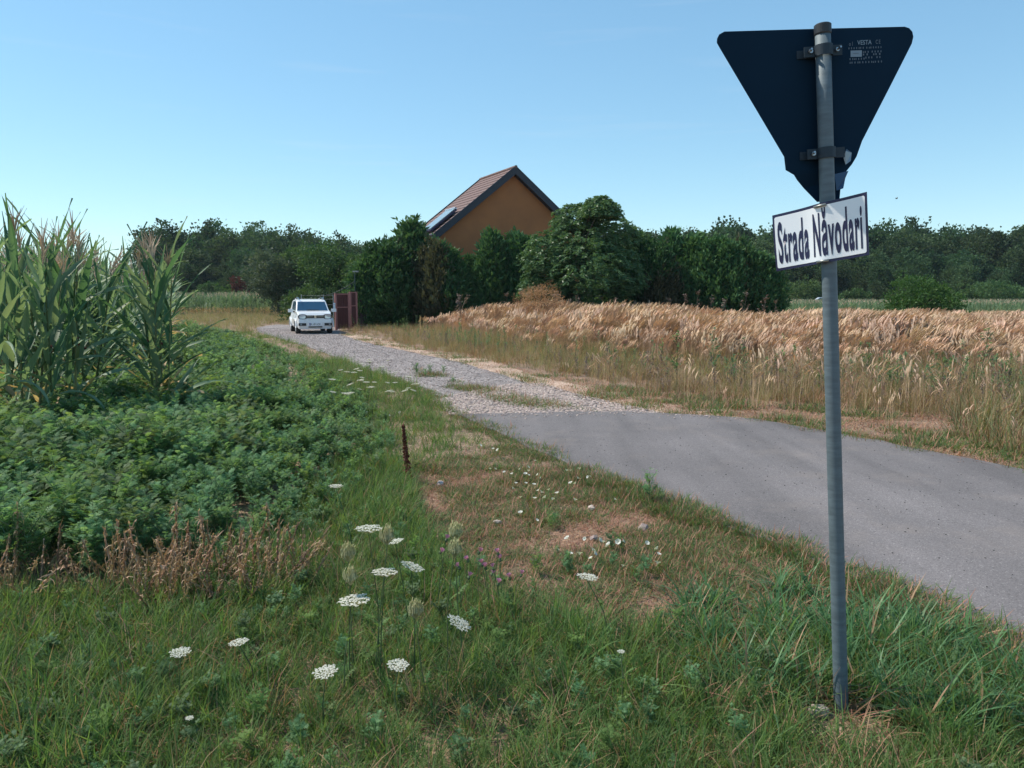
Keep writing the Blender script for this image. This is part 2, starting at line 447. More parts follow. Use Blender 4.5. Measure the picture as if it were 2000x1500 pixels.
def ragweed(name, seed, h=.5, nb=7, mat='ragweed', pinn=(3, 4, 4)):
    random.seed(seed); mb = MB()
    def shoot(b, d, ln, nf, sz):
        b = Vector(b); d = Vector(d).normalized()
        mb.tube([b, b + d * ln * .5 + Vector((0, 0, ln * .03)), b + d * ln], [.004, .003, .0012], 4, 1)
        for i in range(nf):
            t = .2 + .8 * (i + random.random() * .6) / nf
            az = random.uniform(0, 6.283)
            o = Vector((math.cos(az), math.sin(az), random.uniform(.15, .75)))
            frond(mb, b + d * ln * t, o + d * .3, (0, 0, 1), sz * random.uniform(.7, 1.15) * (1.15 - .45 * t), random.choice(pinn))
    shoot((0, 0, 0), (random.gauss(0, .08), random.gauss(0, .08), 1), h, 18, h * .20)
    for i in range(nb):
        az = i * 2.4 + random.random(); z = h * random.uniform(.2, .7)
        shoot((0, 0, z), (math.cos(az), math.sin(az), random.uniform(.8, 1.6)), h * random.uniform(.28, .5), 9, h * .155)
    return mb.mesh(name, [M[mat], M['weedstem']])
def plume_clump(name, seed, n=16, h=1.3, rad=.28):
    random.seed(seed); mb = MB()
    for i in range(n):
        a = random.uniform(0, 6.283); r = rad * math.sqrt(random.random())
        b = Vector((r * math.cos(a), r * math.sin(a), 0)); hh = h * random.uniform(.78, 1.05)
        lx = random.uniform(0, .13); ly = random.gauss(0, .06)
        pts = [b + Vector((lx * t * t * hh, ly * t * hh, t * hh)) for t in (0, .4, .72)]
        mb.tube(pts, [.004, .0032, .0025], 3, 0, cap=False)
        # plume: spindle arching to the right
        p = pts[-1]; ang = .02 + lx + random.uniform(0, .25); L = hh * random.uniform(.2, .3); wmax = L * random.uniform(.045, .075); va = random.random()
        q = p; rows = []
        for k in range(6):
            t = k / 5; ww = wmax * math.sin(math.pi * min(1, .08 + .92 * t)) ** .8 + .0015
            rows.append([q + Vector((math.cos(c) * ww, math.sin(c) * ww, 0)) for c in (0, 2.09, 4.19)])
            ang += random.uniform(.0, .34); q = q + (L / 5) * Vector((math.sin(ang), ly, math.cos(ang)))
        mb.grid(rows, 0, va, close=True)
        for k in range(9):
            t = random.random(); rr = rows[min(4, int(t * 5))]; o = (Vector(rr[0]) + Vector(rr[1]) + Vector(rr[2])) / 3
            dd = Vector((random.uniform(-.3, .8), random.gauss(0, .4), random.uniform(.5, 1))).normalized() * L * .16
            s = dd.cross(Vector((0, 1, .3))).normalized() * .006
            mb.face([o - s, o + s, o + dd], 0, va)
    for i in range(n):
        a = random.uniform(0, 6.283); r = rad * math.sqrt(random.random())
        blade(mb, (r * math.cos(a), r * math.sin(a), 0), a, h * random.uniform(.4, .75), random.uniform(.2, .9), .011, 3, 1)
    return mb.mesh(name, [M['plume'], M['plume_leaf']])
def stone_mesh(name, mat, seed, flat=.6):
    rng = np.random.default_rng(seed)
    bm = bmesh.new(); bmesh.ops.create_icosphere(bm, subdivisions=1, radius=.5)
    for v in bm.verts:
        k = rng.uniform(.7, 1.25); v.co = Vector((v.co.x * k * 1.15, v.co.y * k * .9, v.co.z * k * flat))
    me = bpy.data.meshes.new(name); bm.to_mesh(me); bm.free(); me.materials.append(mat)
    a = me.attributes.new('var', 'FLOAT', 'FACE'); a.data.foreach_set('value', np.full(len(me.polygons), rng.random()))
    return me
def twiggy(name, mats, seed, h=.8, n=10, heads=True):
    """dry branching weed with seed heads"""
    random.seed(seed); mb = MB()
    top = Vector((random.gauss(0, .08), random.gauss(0, .06), 1)) * h
    mb.tube([(0, 0, 0), top * .5, top], [.006, .004, .002], 4, 0)
    for i in range(n):
        t = random.uniform(.25, .95); b = top * t; az = random.uniform(0, 6.283)
        e = b + Vector((math.cos(az) * .5, math.sin(az) * .5, random.uniform(.5, 1.1))) * h * .32 * (1.2 - t)
        mb.tube([b, b.lerp(e, .5) + Vector((0, 0, -.01)), e], [.003, .0025, .0015], 3, 0)
        for k in range(5 if heads else 2):
            q = b.lerp(e, random.uniform(.3, 1)); dd = Vector((random.gauss(0, 1), random.gauss(0, 1), random.uniform(-.2, 1))).normalized() * h * .045
            s = dd.cross(Vector((.3, .2, 1))).normalized() * h * .012
            mb.face([q - s, q + dd * .6 + s, q + dd, q + dd * .5 - s * 2], 1 if len(mats) > 1 else 0)
    return mb.mesh(name, mats)

# ------------------------------------------------------------------ SETTING: ground, road, track
gm = MB()
xs = [-900, -300, -120, -60, -30, -15, -8, -4, 0, 4, 8, 15, 30, 60, 120, 300, 900]
ys = [-60, -10, 0, 3, 6, 10, 15, 22, 32, 45, 65, 100, 160, 300, 900]
gm.grid([[(x, y, 0) for x in xs] for y in ys])
ground_o = gm.build('ground', M['soil']); tag(ground_o, kind='structure')

ROAD_L = [(2420, 1470), (2200, 1385), (2000, 1292), (1900, 1240), (1800, 1192), (1690, 1142), (1600, 1106), (1500, 1062), (1400, 1026), (1330, 1000), (1255, 972), (1180, 945), (1120, 915), (1070, 892), (985, 855), (940, 832), (893, 812)]
ROAD_R = [(1000, 811), (1110, 808), (1200, 806), (1290, 810), (1390, 815), (1480, 822), (1560, 836), (1640, 852), (1720, 866), (1850, 892), (2000, 922), (2200, 962), (2420, 1010)]
ROAD = poly_world(ROAD_L + ROAD_R)
TR_L = [(893, 811), (868, 795), (835, 772), (800, 756), (765, 742), (700, 718), (640, 692), (590, 675), (540, 660), (505, 649), (500, 640), (540, 634)]
TR_R = [(660, 640), (668, 655), (720, 671), (800, 688), (850, 698), (900, 709), (960, 727), (1040, 752), (1110, 769), (1180, 786), (1240, 800), (1300, 810)]
TRACK = poly_world(TR_L + TR_R)
def densify(pl, step, jit, rng):
    out = []
    for i in range(len(pl)):
        a = np.array(pl[i]); b = np.array(pl[(i + 1) % len(pl)]); L = np.linalg.norm(b - a); n = max(1, int(L / step))
        for k in range(n):
            p = a + (b - a) * k / n
            out.append(tuple(p + rng.normal(0, jit, 2)))
    return out
def sheet(name, pl, z, mat, thick=0.0):
    bm = bmesh.new(); vs = [bm.verts.new((x, y, z)) for x, y in pl]
    f = bm.faces.new(vs)
    if f.normal.z < 0: f.normal_flip()
    if thick:
        r = bmesh.ops.extrude_face_region(bm, geom=[f]);
        for v in [g for g in r['geom'] if isinstance(g, bmesh.types.BMVert)]: v.co.z -= thick
    bmesh.ops.triangulate(bm, faces=bm.faces[:])
    me = bpy.data.meshes.new(name); bm.to_mesh(me); bm.free(); me.materials.append(mat)
    o = bpy.data.objects.new(name, me); COL.objects.link(o); tag(o, kind='structure'); return o
_r = np.random.default_rng(11)
sheet('road', densify(ROAD, .22, .022, _r), .028, M['asphalt'], .05)
sheet('gravel_track', densify(TRACK, .4, .05, _r), .012, M['gravel'])
M['sand'] = speckle('sand', [(0, (.30, .20, .14)), (.5, (.44, .31, .23)), (.9, (.54, .40, .31)), (1, (.62, .5, .42))], 70, 1.3, .2, .5, .95, .01)
_o = [(p[0] + .75 + .25 * math.sin(i * 2.1), p[1] + .25) for i, p in enumerate(poly_world(TR_R[1:]))]
sheet('track_edge', densify(poly_world(TR_R[1:])[::-1] + _o, .5, .09, _r), .006, M['sand'])
_o2 = [(p[0] - .05, p[1] + .3 + .12 * math.sin(i * 1.7)) for i, p in enumerate(poly_world(ROAD_R[3:]))]
sheet('road_edge', densify(poly_world(ROAD_R[3:])[::-1] + _o2, .4, .05, _r), .007, M['sand'])
ROAD_A = np.array(ROAD); TRACK_A = np.array(TRACK)

def frustum_points(n, d0, d1, margin=1.2, power=1.0, rng=RNG):
    """points over the ground in front of the camera, uniform per area when power = 1"""
    u = rng.random(n)
    a = power + 1
    d = (d0 ** a + u * (d1 ** a - d0 ** a)) ** (1 / a)
    half = d * 0.70 + margin
    x = rng.uniform(-1, 1, n) * half
    return np.stack([x, d, np.zeros(n)], 1)
def not_road(P, m=0.0):
    k = ~(inside(P, ROAD)) & ~(inside(P, TRACK))
    if m > 0: k &= (dist_poly(P, ROAD, True) > m)
    return k
def left_of_road(P):
    """on the near-left verge (between the camera, the field and the road)"""
    line = poly_world(ROAD_L[::-1] + []) ; line_t = poly_world(TR_L)
    pl = poly_world([(3000, 1700)] + ROAD_L + TR_L[1:]) + [(-60, 70), (-60, -5), (8, -5)]
    return inside(P, pl)
# ------------------------------------------------------------------ house
def build_house():
    th = R(25)
    r = Vector((-math.sin(th), math.cos(th), 0)); g = Vector((math.cos(th), math.sin(th), 0))   # ridge direction, gable axis (to the right)
    apex = at_y(1007, 324, 47.5)
    root = empty('house', (apex.x, apex.y, 0), th)          # local x = gable axis, local y = ridge direction
    wall_m = plain('ochre_render', (.37, .14, .05), .9, noise=.10, nscale=1.5, bump=.15)
    dark_m = plain('dark_trim', (.022, .028, .042), .6, noise=.2, nscale=4)
    tile_m = plain('roof_tile', (.155, .095, .085), .8, noise=.25, nscale=3)
    Z = apex.z; HW = 5.25; slope = math.tan(R(38.5)); L = 5.4
    ez = Z - HW * slope                                   # eave height
    ww = HW - .45; wz = Z - .28 - ww * slope
    mb = MB()
    y0, y1 = .35, L - .35
    A = [(-ww, y0, 0), (ww, y0, 0), (ww, y0, wz), (0, y0, Z - .28), (-ww, y0, wz)]
    B = [(x, y1, z) for x, y, z in A]
    mb.face(A); mb.face(B[::-1])
    mb.face([A[0], A[4], B[4], B[0]]); mb.face([A[1], B[1], B[2], A[2]])
    mb.build('wall', wall_m, root)
    roof = empty('roof', (0, 0, 0)); roof.parent = root
    # deck
    dk = MB()
    for sg in (-1, 1):
        n = Vector((sg * slope, 0, 1)).normalized()
        a = Vector((0, 0, Z - .16)); b = Vector((sg * HW, 0, ez - .16))
        pts = [a, b, b + Vector((0, L, 0)), a + Vector((0, L, 0))]
        lo = [p - n * .06 for p in pts]
        dk.face(pts); dk.face(lo)
        for i in range(4): dk.face([pts[i], pts[(i + 1) % 4], lo[(i + 1) % 4], lo[i]])
    dk.build('deck', dark_m, roof)
    # tile courses, each a row of curved tiles along the ridge
    sl = HW / math.cos(math.atan(slope)); nc = 17; cl = sl / nc
    nw = 60
    cm = MB()
    rows = []
    for (d, lift) in ((0, .0), (cl * 1.05, .028)):
        rows.append([(d, -.06 + (L + .12) * k / nw, lift + .006 * abs(math.sin(k * math.pi / 4))) for k in range(nw + 1)])
    rows.append([(cl * 1.05, y, z - .028) for (_, y, z) in rows[1]])
    cm.grid(rows)
    cme = cm.mesh('tile_course', tile_m)
    for sg in (-1, 1):
        for i in range(nc):
            a = Vector((0, 0, Z - .09)); dirv = Vector((sg * math.cos(math.atan(slope)), 0, -math.sin(math.atan(slope))))
            p = a + dirv * cl * i
            o = inst(cme, 'tile_course', roof, p)
            xa = dirv; nz = Vector((sg * math.sin(math.atan(slope)), 0, math.cos(math.atan(slope))))
            ya = nz.cross(xa)
            o.rotation_euler = Matrix((xa, ya, nz)).transposed().to_euler()
            if ya.y < 0: o.location = p + Vector((0, L, 0))
    rc = MB(); rc.tube([(0, -.08, Z - .06), (0, L + .08, Z - .06)], .1, 8); rc.build('ridge_cap', tile_m, roof)
    # barge boards, their dark depth also standing in for the soffit's shade
    for yy in (-.05, L + .02):
        for sg in (-1, 1):
            b = MB()
            a0 = Vector((0, yy, Z + .02)); a1 = Vector((sg * HW, yy, ez + .02)); dn = Vector((0, 0, -.5)); th_ = Vector((0, .04, 0))
            q = [a0, a1, a1 + dn, a0 + dn]
            b.face(q); b.face([p + th_ for p in q])
            for i in range(4): b.face([q[i], q[(i + 1) % 4], q[(i + 1) % 4] + th_, q[i] + th_])
            b.build('barge_board', dark_m, roof)
    # soffits under the front overhang
    for sg in (-1, 1):
        b = MB(); a0 = Vector((0, -.01, Z - .48)); a1 = Vector((sg * HW, -.01, ez - .48)); e = Vector((0, .38, 0)); u = Vector((0, 0, .03))
        b.face([a0, a1, a1 + e, a0 + e]); b.face([a0 + u, a1 + u, a1 + e + u, a0 + e + u]); b.build('soffit', dark_m, roof)
    # solar water collector lying on the left slope
    sp = empty('solar_collector', (0, 0, 0)); sp.parent = root
    al = math.atan(slope); dirv = Vector((-math.cos(al), 0, -math.sin(al))); nz = Vector((-math.sin(al), 0, math.cos(al)))
    def on(s, y, h): return Vector((0, 0, Z)) + dirv * s + Vector((0, y, 0)) + nz * h
    glass = plain('collector_glass', (.6, .72, .8), .15, .5)
    alum = plain('aluminium', (.75, .78, .8), .35, .9)
    s0, s1, ya, yb = sl * .66, sl * .97, .75, 2.4
    b = MB(); top = [on(s0, ya, .16), on(s1, ya, .16), on(s1, yb, .16), on(s0, yb, .16)]; bot = [on(s0, ya, .06), on(s1, ya, .06), on(s1, yb, .06), on(s0, yb, .06)]
    b.face(top); b.face(bot)
    for i in range(4): b.face([top[i], top[(i + 1) % 4], bot[(i + 1) % 4], bot[i]])
    b.build('panel', M['navy'], sp)
    for k in range(9):
        y = ya + .09 + k * (yb - ya - .18) / 8
        t = MB(); t.tube([on(s0 + .06, y, .20), on(s1 - .06, y, .20)], .045, 6); t.build('glass_tube', glass, sp, True)
    t = MB(); t.tube([on(s0, ya - .05, .22), on(s0, yb + .05, .22)], .07, 8); t.build('manifold', alum, sp, True)
    g_ = MB(); g_.tube([(-HW - .06, -.05, ez - .08), (-HW - .06, L, ez - .08)], .07, 8); g_.build('gutter', dark_m, roof, True)
    tag(root, 'ochre house with brown tiled gable roof behind the conifer hedge', 'house')
build_house()

# ------------------------------------------------------------------ car
def prism(mb, prof, w_of, inset=.05, mat=0):
    """solid from a side profile (y, z) with half width w_of(z, y); rounded shoulders"""
    n = len(prof)
    cy = sum(p[0] for p in prof) / n; cz = sum(p[1] for p in prof) / n
    cols = [-1, -.97, -.86, -.5, 0, .5, .86, .97, 1]
    rows = []
    for s in cols:
        k = {1: inset, .97: inset * .35, .86: inset * .06}.get(abs(s), 0)
        row = []
        for (y, z) in prof:
            dy, dz = cy - y, cz - z; l = math.hypot(dy, dz) or 1
            row.append((s * w_of(z, y), y + dy / l * k, z + dz / l * k))
        rows.append(row)
    mb.grid(rows, mat, close=True)
    mb.face(rows[0], mat); mb.face(rows[-1][::-1], mat)
def text_mesh(txt, bold=0.0, space=1.0):
    c = bpy.data.curves.new('text', 'FONT'); c.body = txt; c.offset = bold; c.resolution_u = 4; c.space_character = space
    o = bpy.data.objects.new('text', c); COL.objects.link(o)
    bpy.context.view_layer.update()
    me = bpy.data.meshes.new_from_object(o.evaluated_get(bpy.context.evaluated_depsgraph_get()))
    bpy.data.objects.remove(o)
    return me
def flat_text(name, txt, mat, parent, fn, bold=0.0, space=1.0):
    """lettering mapped through fn(u, v), u and v running 0..1 over the text's box"""
    me = text_mesh(txt, bold, space); me.name = name
    bm = bmesh.new(); bm.from_mesh(me)
    bmesh.ops.triangulate(bm, faces=bm.faces[:])
    for _ in range(1): bmesh.ops.subdivide_edges(bm, edges=[e for e in bm.edges if e.calc_length() > .12], cuts=2)
    X = [v.co.x for v in bm.verts]; Y = [v.co.y for v in bm.verts]
    x0, x1, y0, y1 = min(X), max(X), min(Y), max(Y)
    for v in bm.verts: v.co = fn((v.co.x - x0) / (x1 - x0), (v.co.y - y0) / (y1 - y0))
    bm.to_mesh(me); bm.free(); me.materials.clear(); me.materials.append(mat)
    o = bpy.data.objects.new(name, me); COL.objects.link(o); o.parent = parent
    if len(txt) > 3 and name != 'lettering': o['kind'] = 'stuff'
    return o

def build_car():
    loc = ground(607, 645); Y = 35.6
    c = at_y(607, 640, Y); pos = Vector((c.x, Y, 0))
    root = empty('parked_car', pos, 0)
    head = Vector((.36, -.93, 0)).normalized()               # the car's nose
    root.rotation_euler = (0, 0, math.atan2(head.y, head.x) - math.pi / 2)   # local +y = forward
    paint = plain('car_paint', (.78, .79, .8), .3, coat=.6, noise=.02, nscale=3)
    black = plain('car_black', (.02, .02, .022), .5)
    glass = plain('car_glass', (.02, .07, .13), .04, spec=.9)  # blue sky reflection put into the base colour
    chrome = plain('car_chrome', (.7, .7, .72), .15, 1.0)
    lamp = plain('car_lamp', (.55, .6, .66), .08, .3, coat=1)
    rubber = plain('car_rubber', (.02, .02, .02), .85)
    grey = plain('car_grey', (.25, .26, .27), .5)
    hw, fl, rl = .83, 1.85, -1.85
    def arch(cy, r, a0, a1, n):
        return [(cy + r * math.cos(a0 + (a1 - a0) * k / n), .31 + r * math.sin(a0 + (a1 - a0) * k / n)) for k in range(n + 1)]
    low = [(fl - .04, .24), (fl, .36), (fl + .02, .55), (fl, .72), (fl - .04, .86), (fl - .14, .96), (fl - .45, 1.02), (fl - .88, 1.06), (.2, 1.02), (-1.2, 1.04), (rl + .05, 1.0), (rl, .72), (rl, .5), (rl + .08, .28)]
    low += arch(-1.2, .37, math.pi * 1.0, 0, 8) + arch(1.2, .37, math.pi * 1.0, 0, 8)
    def wl_(z, y):
        t = max(0, (abs(y) - 1.3) / .6)
        return hw * (1 - .13 * t * t) - (.05 if z > .9 else 0) - (.03 if z < .35 else 0)
    b = MB(); prism(b, low, wl_, .045); body = b.build('body', paint, root)
    gh = [(fl - .90, 1.03), (fl - 1.38, 1.50), (fl - 1.58, 1.56), (-.4, 1.60), (-1.35, 1.54), (-1.55, 1.46), (rl + .05, 1.02)]
    def wg(z, y): return hw - .06 - max(0, z - 1.0) * .2
    b = MB(); prism(b, gh, wg, .03); b.build('cabin', paint, root)
    # windscreen, side and rear glass, 4 mm proud
    b = MB(); n = Vector((0, math.sin(math.atan2(.47, .48)), .71)).normalized() * .012
    rows = []
    for t in (0.05, .35, .65, .93):
        y = fl - .90 - .48 * t; z = 1.03 + .47 * t; w = wg(z, y) - .06
        rows.append([Vector((w * s, y - .004 * s * s, z)) + n for s in (-1, -.6, 0, .6, 1)])
    b.grid(rows); b.build('windscreen', glass, root, True)
    for sg in (-1, 1):
        for (q, nm) in ([((fl - 1.02, 1.07), (fl - 1.40, 1.45), (.02, 1.50), (.02, 1.07)), 'w'], [((-.06, 1.07), (-.06, 1.50), (-1.0, 1.48), (-1.0, 1.08)), 'w']):
            m_ = MB(); m_.face([(sg * (wg(z, y) + .004), y, z) for y, z in q]); m_.build('side_window', glass, root)
        m_ = MB()
        m_.box((sg * .99, .83, 1.07), (.22, .14, .15)); mi = m_.build('wing_mirror', paint, root)
        m_ = MB(); m_.box((sg * .86, .83, 1.02), (.12, .06, .05)); m_.build('stalk', black, mi)
        # headlight
        hl = MB()
        ring = [(sg * (.56 + .2 * math.copysign(abs(math.cos(a)) ** .7, math.cos(a))), fl + .012 - .10 * (max(0, .56 + .2 * math.cos(a) - .45)) ** 1.2, .80 + .115 * math.copysign(abs(math.sin(a)) ** .7, math.sin(a))) for a in [k * math.pi / 8 for k in range(16)]]
        hl.face(ring); hl.face([(x, y - .08, z) for x, y, z in ring]);
        for k in range(16): hl.face([ring[k], ring[(k + 1) % 16], (ring[(k + 1) % 16][0], ring[(k + 1) % 16][1] - .08, ring[(k + 1) % 16][2]), (ring[k][0], ring[k][1] - .08, ring[k][2])])
        h = hl.build('headlight', black, root)
        l2 = MB(); cx_, cz_ = sg * .56, .80
        l2.face([(cx_ + (x - cx_) * .8, y + .008, cz_ + (z - cz_) * .8) for x, y, z in ring]); l2.build('lens', lamp, h)
        # lower side intake and fog lamp
        it = MB(); it.box((sg * .58, fl + .005, .45), (.34, .05, .12)); f_ = it.build('lower_intake', black, root)
        fg = MB(); fg.tube([(sg * .64, fl + .02, .45), (sg * .64, fl + .038, .45)], .045, 10); fg.build('fog_lamp', grey, f_)
        rr = MB(); rr.tube([(sg * .56, .55, 1.57), (sg * .57, .5, 1.645), (sg * .57, -1.1, 1.645), (sg * .56, -1.2, 1.58)], .02, 6); rr.build('roof_rail', chrome, root, True)
        dh = MB(); dh.box((sg * (hw + .005), .25, .9), (.03, .16, .03)); dh.build('door_handle', paint, root)
        for cy in (-1.2, 1.2):
            t = MB()
            t.tube([(sg * .62, cy, .31), (sg * .64, cy, .31), (sg * .80, cy, .31), (sg * .82, cy, .31)], [.28, .31, .31, .28], 20)
            w_ = t.build('wheel', rubber, root)
            rm = MB()
            rm.tube([(sg * .815, cy, .31), (sg * .827, cy, .31)], .2, 14)
            rm.build('rim', grey, w_)
            ac = MB(); pts = [(sg * (hw + .012), cy + .40 * math.cos(a), .31 + .40 * math.sin(a)) for a in [math.pi * k / 12 for k in range(13)]]
            ac.tube(pts, .03, 6); ac.build('wheel_arch_trim', paint, root, True)
    b = MB(); b.box((0, fl - .0, .80), (.86, .05, .13)); gr = b.build('grille', black, root)
    for sg in (-1, 1):
        b = MB(); b.box((sg * .23, fl + .028, .80), (.28, .012, .010)); b.build('chrome_bar', chrome, gr)
    em = MB(); e = [(-.05, .86), (.05, .86), (.05, .83), (-.02, .83), (.05, .79), (.05, .75), (-.05, .75), (-.05, .78), (.02, .78), (-.05, .82)]
    em.face([(-x, fl + .034, z) for x, z in e]); em.build('emblem', chrome, gr)
    b = MB(); b.box((0, fl + .02, .46), (.54, .02, .125)); np_ = b.build('number_plate', M['signwhite'], root)
    b = MB(); b.box((.245, fl + .032, .46), (.045, .004, .12)); b.build('plate_band', plain('plate_blue', (.02, .05, .3), .4), np_)
    flat_text('plate_lettering', 'B 149 UCK', black, np_, lambda u, v: Vector((.205 - u * .44, fl + .034, .42 + v * .085)), .01)
    b = MB(); b.box((0, fl - .01, .335), (.62, .05, .05)); b.build('lower_slot', black, root)
    b = MB(); b.box((0, 0, .27), (1.3, 3.2, .06)); b.build('underside', black, root)
    b = MB(); b.tube([(-.3, fl - .92, 1.085), (.25, fl - .94, 1.10)], .012, 4); b.build('wiper', black, root)
    root.scale = (.96, .96, .96)
    tag(root, 'white compact car parked on the gravel track beside the gate, facing us', 'car')
build_car()

# ------------------------------------------------------------------ gate, fence and cables beside the car
def build_gate():
    maroon = plain('maroon_sheet', (.075, .016, .018), .5, noise=.15, nscale=5)
    frame = plain('maroon_frame', (.30, .125, .115), .5, noise=.2, nscale=8)
    steel = plain('fence_steel', (.3, .32, .34), .5, .6)
    def leaf(name, x0, x1, y0p, y1p, Y, yaw, label):
        a = at_y(x0, y1p, Y); b = at_y(x1, y1p, Y); top = at_y(x0, y0p, Y)
        w = (b.x - a.x) / math.cos(yaw); h = top.z - .04
        root = empty(name, (a.x, Y, 0), yaw)
        m = MB(); m.box((w / 2, 0, .06 + h / 2), (w - .05, .012, h - .08)); pn = m.build('panel', maroon, root)
        n = max(4, int(w / .11))
        rb = MB()
        for k in range(n): rb.box((.05 + (w - .1) * (k + .5) / n, -.012, .06 + h / 2), (.035, .016, h - .12))
        rb.build('ribs', maroon, pn)
        for xx in (.03, w - .03):
            m = MB(); m.box((xx, 0, .02 + h / 2), (.10, .08, h)); m.build('post', frame, root)
        for zz in (.1, .02 + h * .62, h - .02):
            m = MB(); m.box((w / 2, -.035, zz), (w - .1, .03, .05)); m.build('rail', frame, root)
        tag(root, label, 'gate'); return root
    leaf('gate_leaf', 656, 677, 572, 643, 37.5, R(50), 'maroon metal gate leaf standing open nearest the white car')
    leaf('gate_leaf', 684, 696, 569, 640, 39.2, R(40), 'maroon metal gate leaf standing open beside the conifer hedge')
    # fence panel with dark sheet behind the gate
    a = at_y(697, 632, 40.0); b = at_y(716, 632, 40.0)
    root = empty('fence_panel', (a.x, 40.0, 0), R(20)); w = (b.x - a.x) * 1.05
    for xx in (0, w):
        m = MB(); m.tube([(xx, 0, 0), (xx, 0, 1.55)], .03, 8); m.build('post', steel, root)
    for zz in (.15, .85, 1.5):
        m = MB(); m.tube([(0, 0, zz), (w, 0, zz)], .012, 6); m.build('rail', steel, root)
    m = MB(); m.box((w / 2, .02, .8), (w, .006, 1.4)); m.build('sheet', plain('fence_sheet', (.05, .03, .035), .6), root)
    tag(root, 'dark sheet fence panel with steel posts between the gate and conifers', 'fence')
    # wire fence behind the car
    a = at_y(633, 620, 42.0); b = at_y(652, 620, 42.0)
    root = empty('wire_fence', (a.x, 42.0, 0), 0); w = b.x - a.x
    for xx in (-1.2, 0, w):
        m = MB(); m.tube([(xx, 0, 0), (xx, 0, 1.75)], .028, 8); m.build('post', steel, root)
    for zz in (.3, .6, .9, 1.2, 1.5, 1.7):
        m = MB(); m.tube([(-1.2, 0, zz), (w, 0, zz)], .004, 4); m.build('wire', steel, root)
    tag(root, 'thin wire fence on steel posts behind the white car', 'fence')
    # letter box on the gate post and red roof edge behind the car
    p = at_y(653, 596, 37.3)
    root = empty('letter_box', (p.x, 37.3, p.z - .25)); m = MB(); m.box((0, 0, .15), (.09, .07, .42)); m.build('box', M['signwhite'], root)
    m = MB(); m.box((0, -.045, .3), (.06, .01, .015)); m.build('slot', M['cap'], root); m = MB(); m.box((0, .15, .1), (.04, .25, .04)); m.build('bracket', steel, root)
    tag(root, 'narrow white letter box fixed by the maroon gate', 'letter box')
    # utility mast with slack cables
    p0 = at_y(693, 545, 39.5)
    root = empty('cable_mast', (p0.x, 39.5, 0))
    m = MB(); m.tube([(0, 0, 0), (0, 0, p0.z + .3)], .025, 8); m.build('pole', M['clampm'], root)
    m = MB(); m.box((.05, 0, p0.z + .38), (.3, .15, .07)); m.build('lamp_head', plain('lamp_grey', (.3, .3, .28), .5), root)
    def cable(x0, y0, x1, y1, sag, Y):
        a = at_y(x0, y0, Y) - root.location; b = at_y(x1, y1, Y) - root.location
        pts = [a.lerp(b, t) - Vector((0, 0, sag * 4 * t * (1 - t))) for t in [k / 12 for k in range(13)]]
        m = MB(); m.tube(pts, .014, 5); m.build('cable', M['clampm'], root, True)
    cable(660, 546, 693, 548, .45, 39.5); cable(600, 580, 693, 549, .25, 39.5)
    tag(root, 'thin steel mast with slack cables above the gate', 'mast')
build_gate()

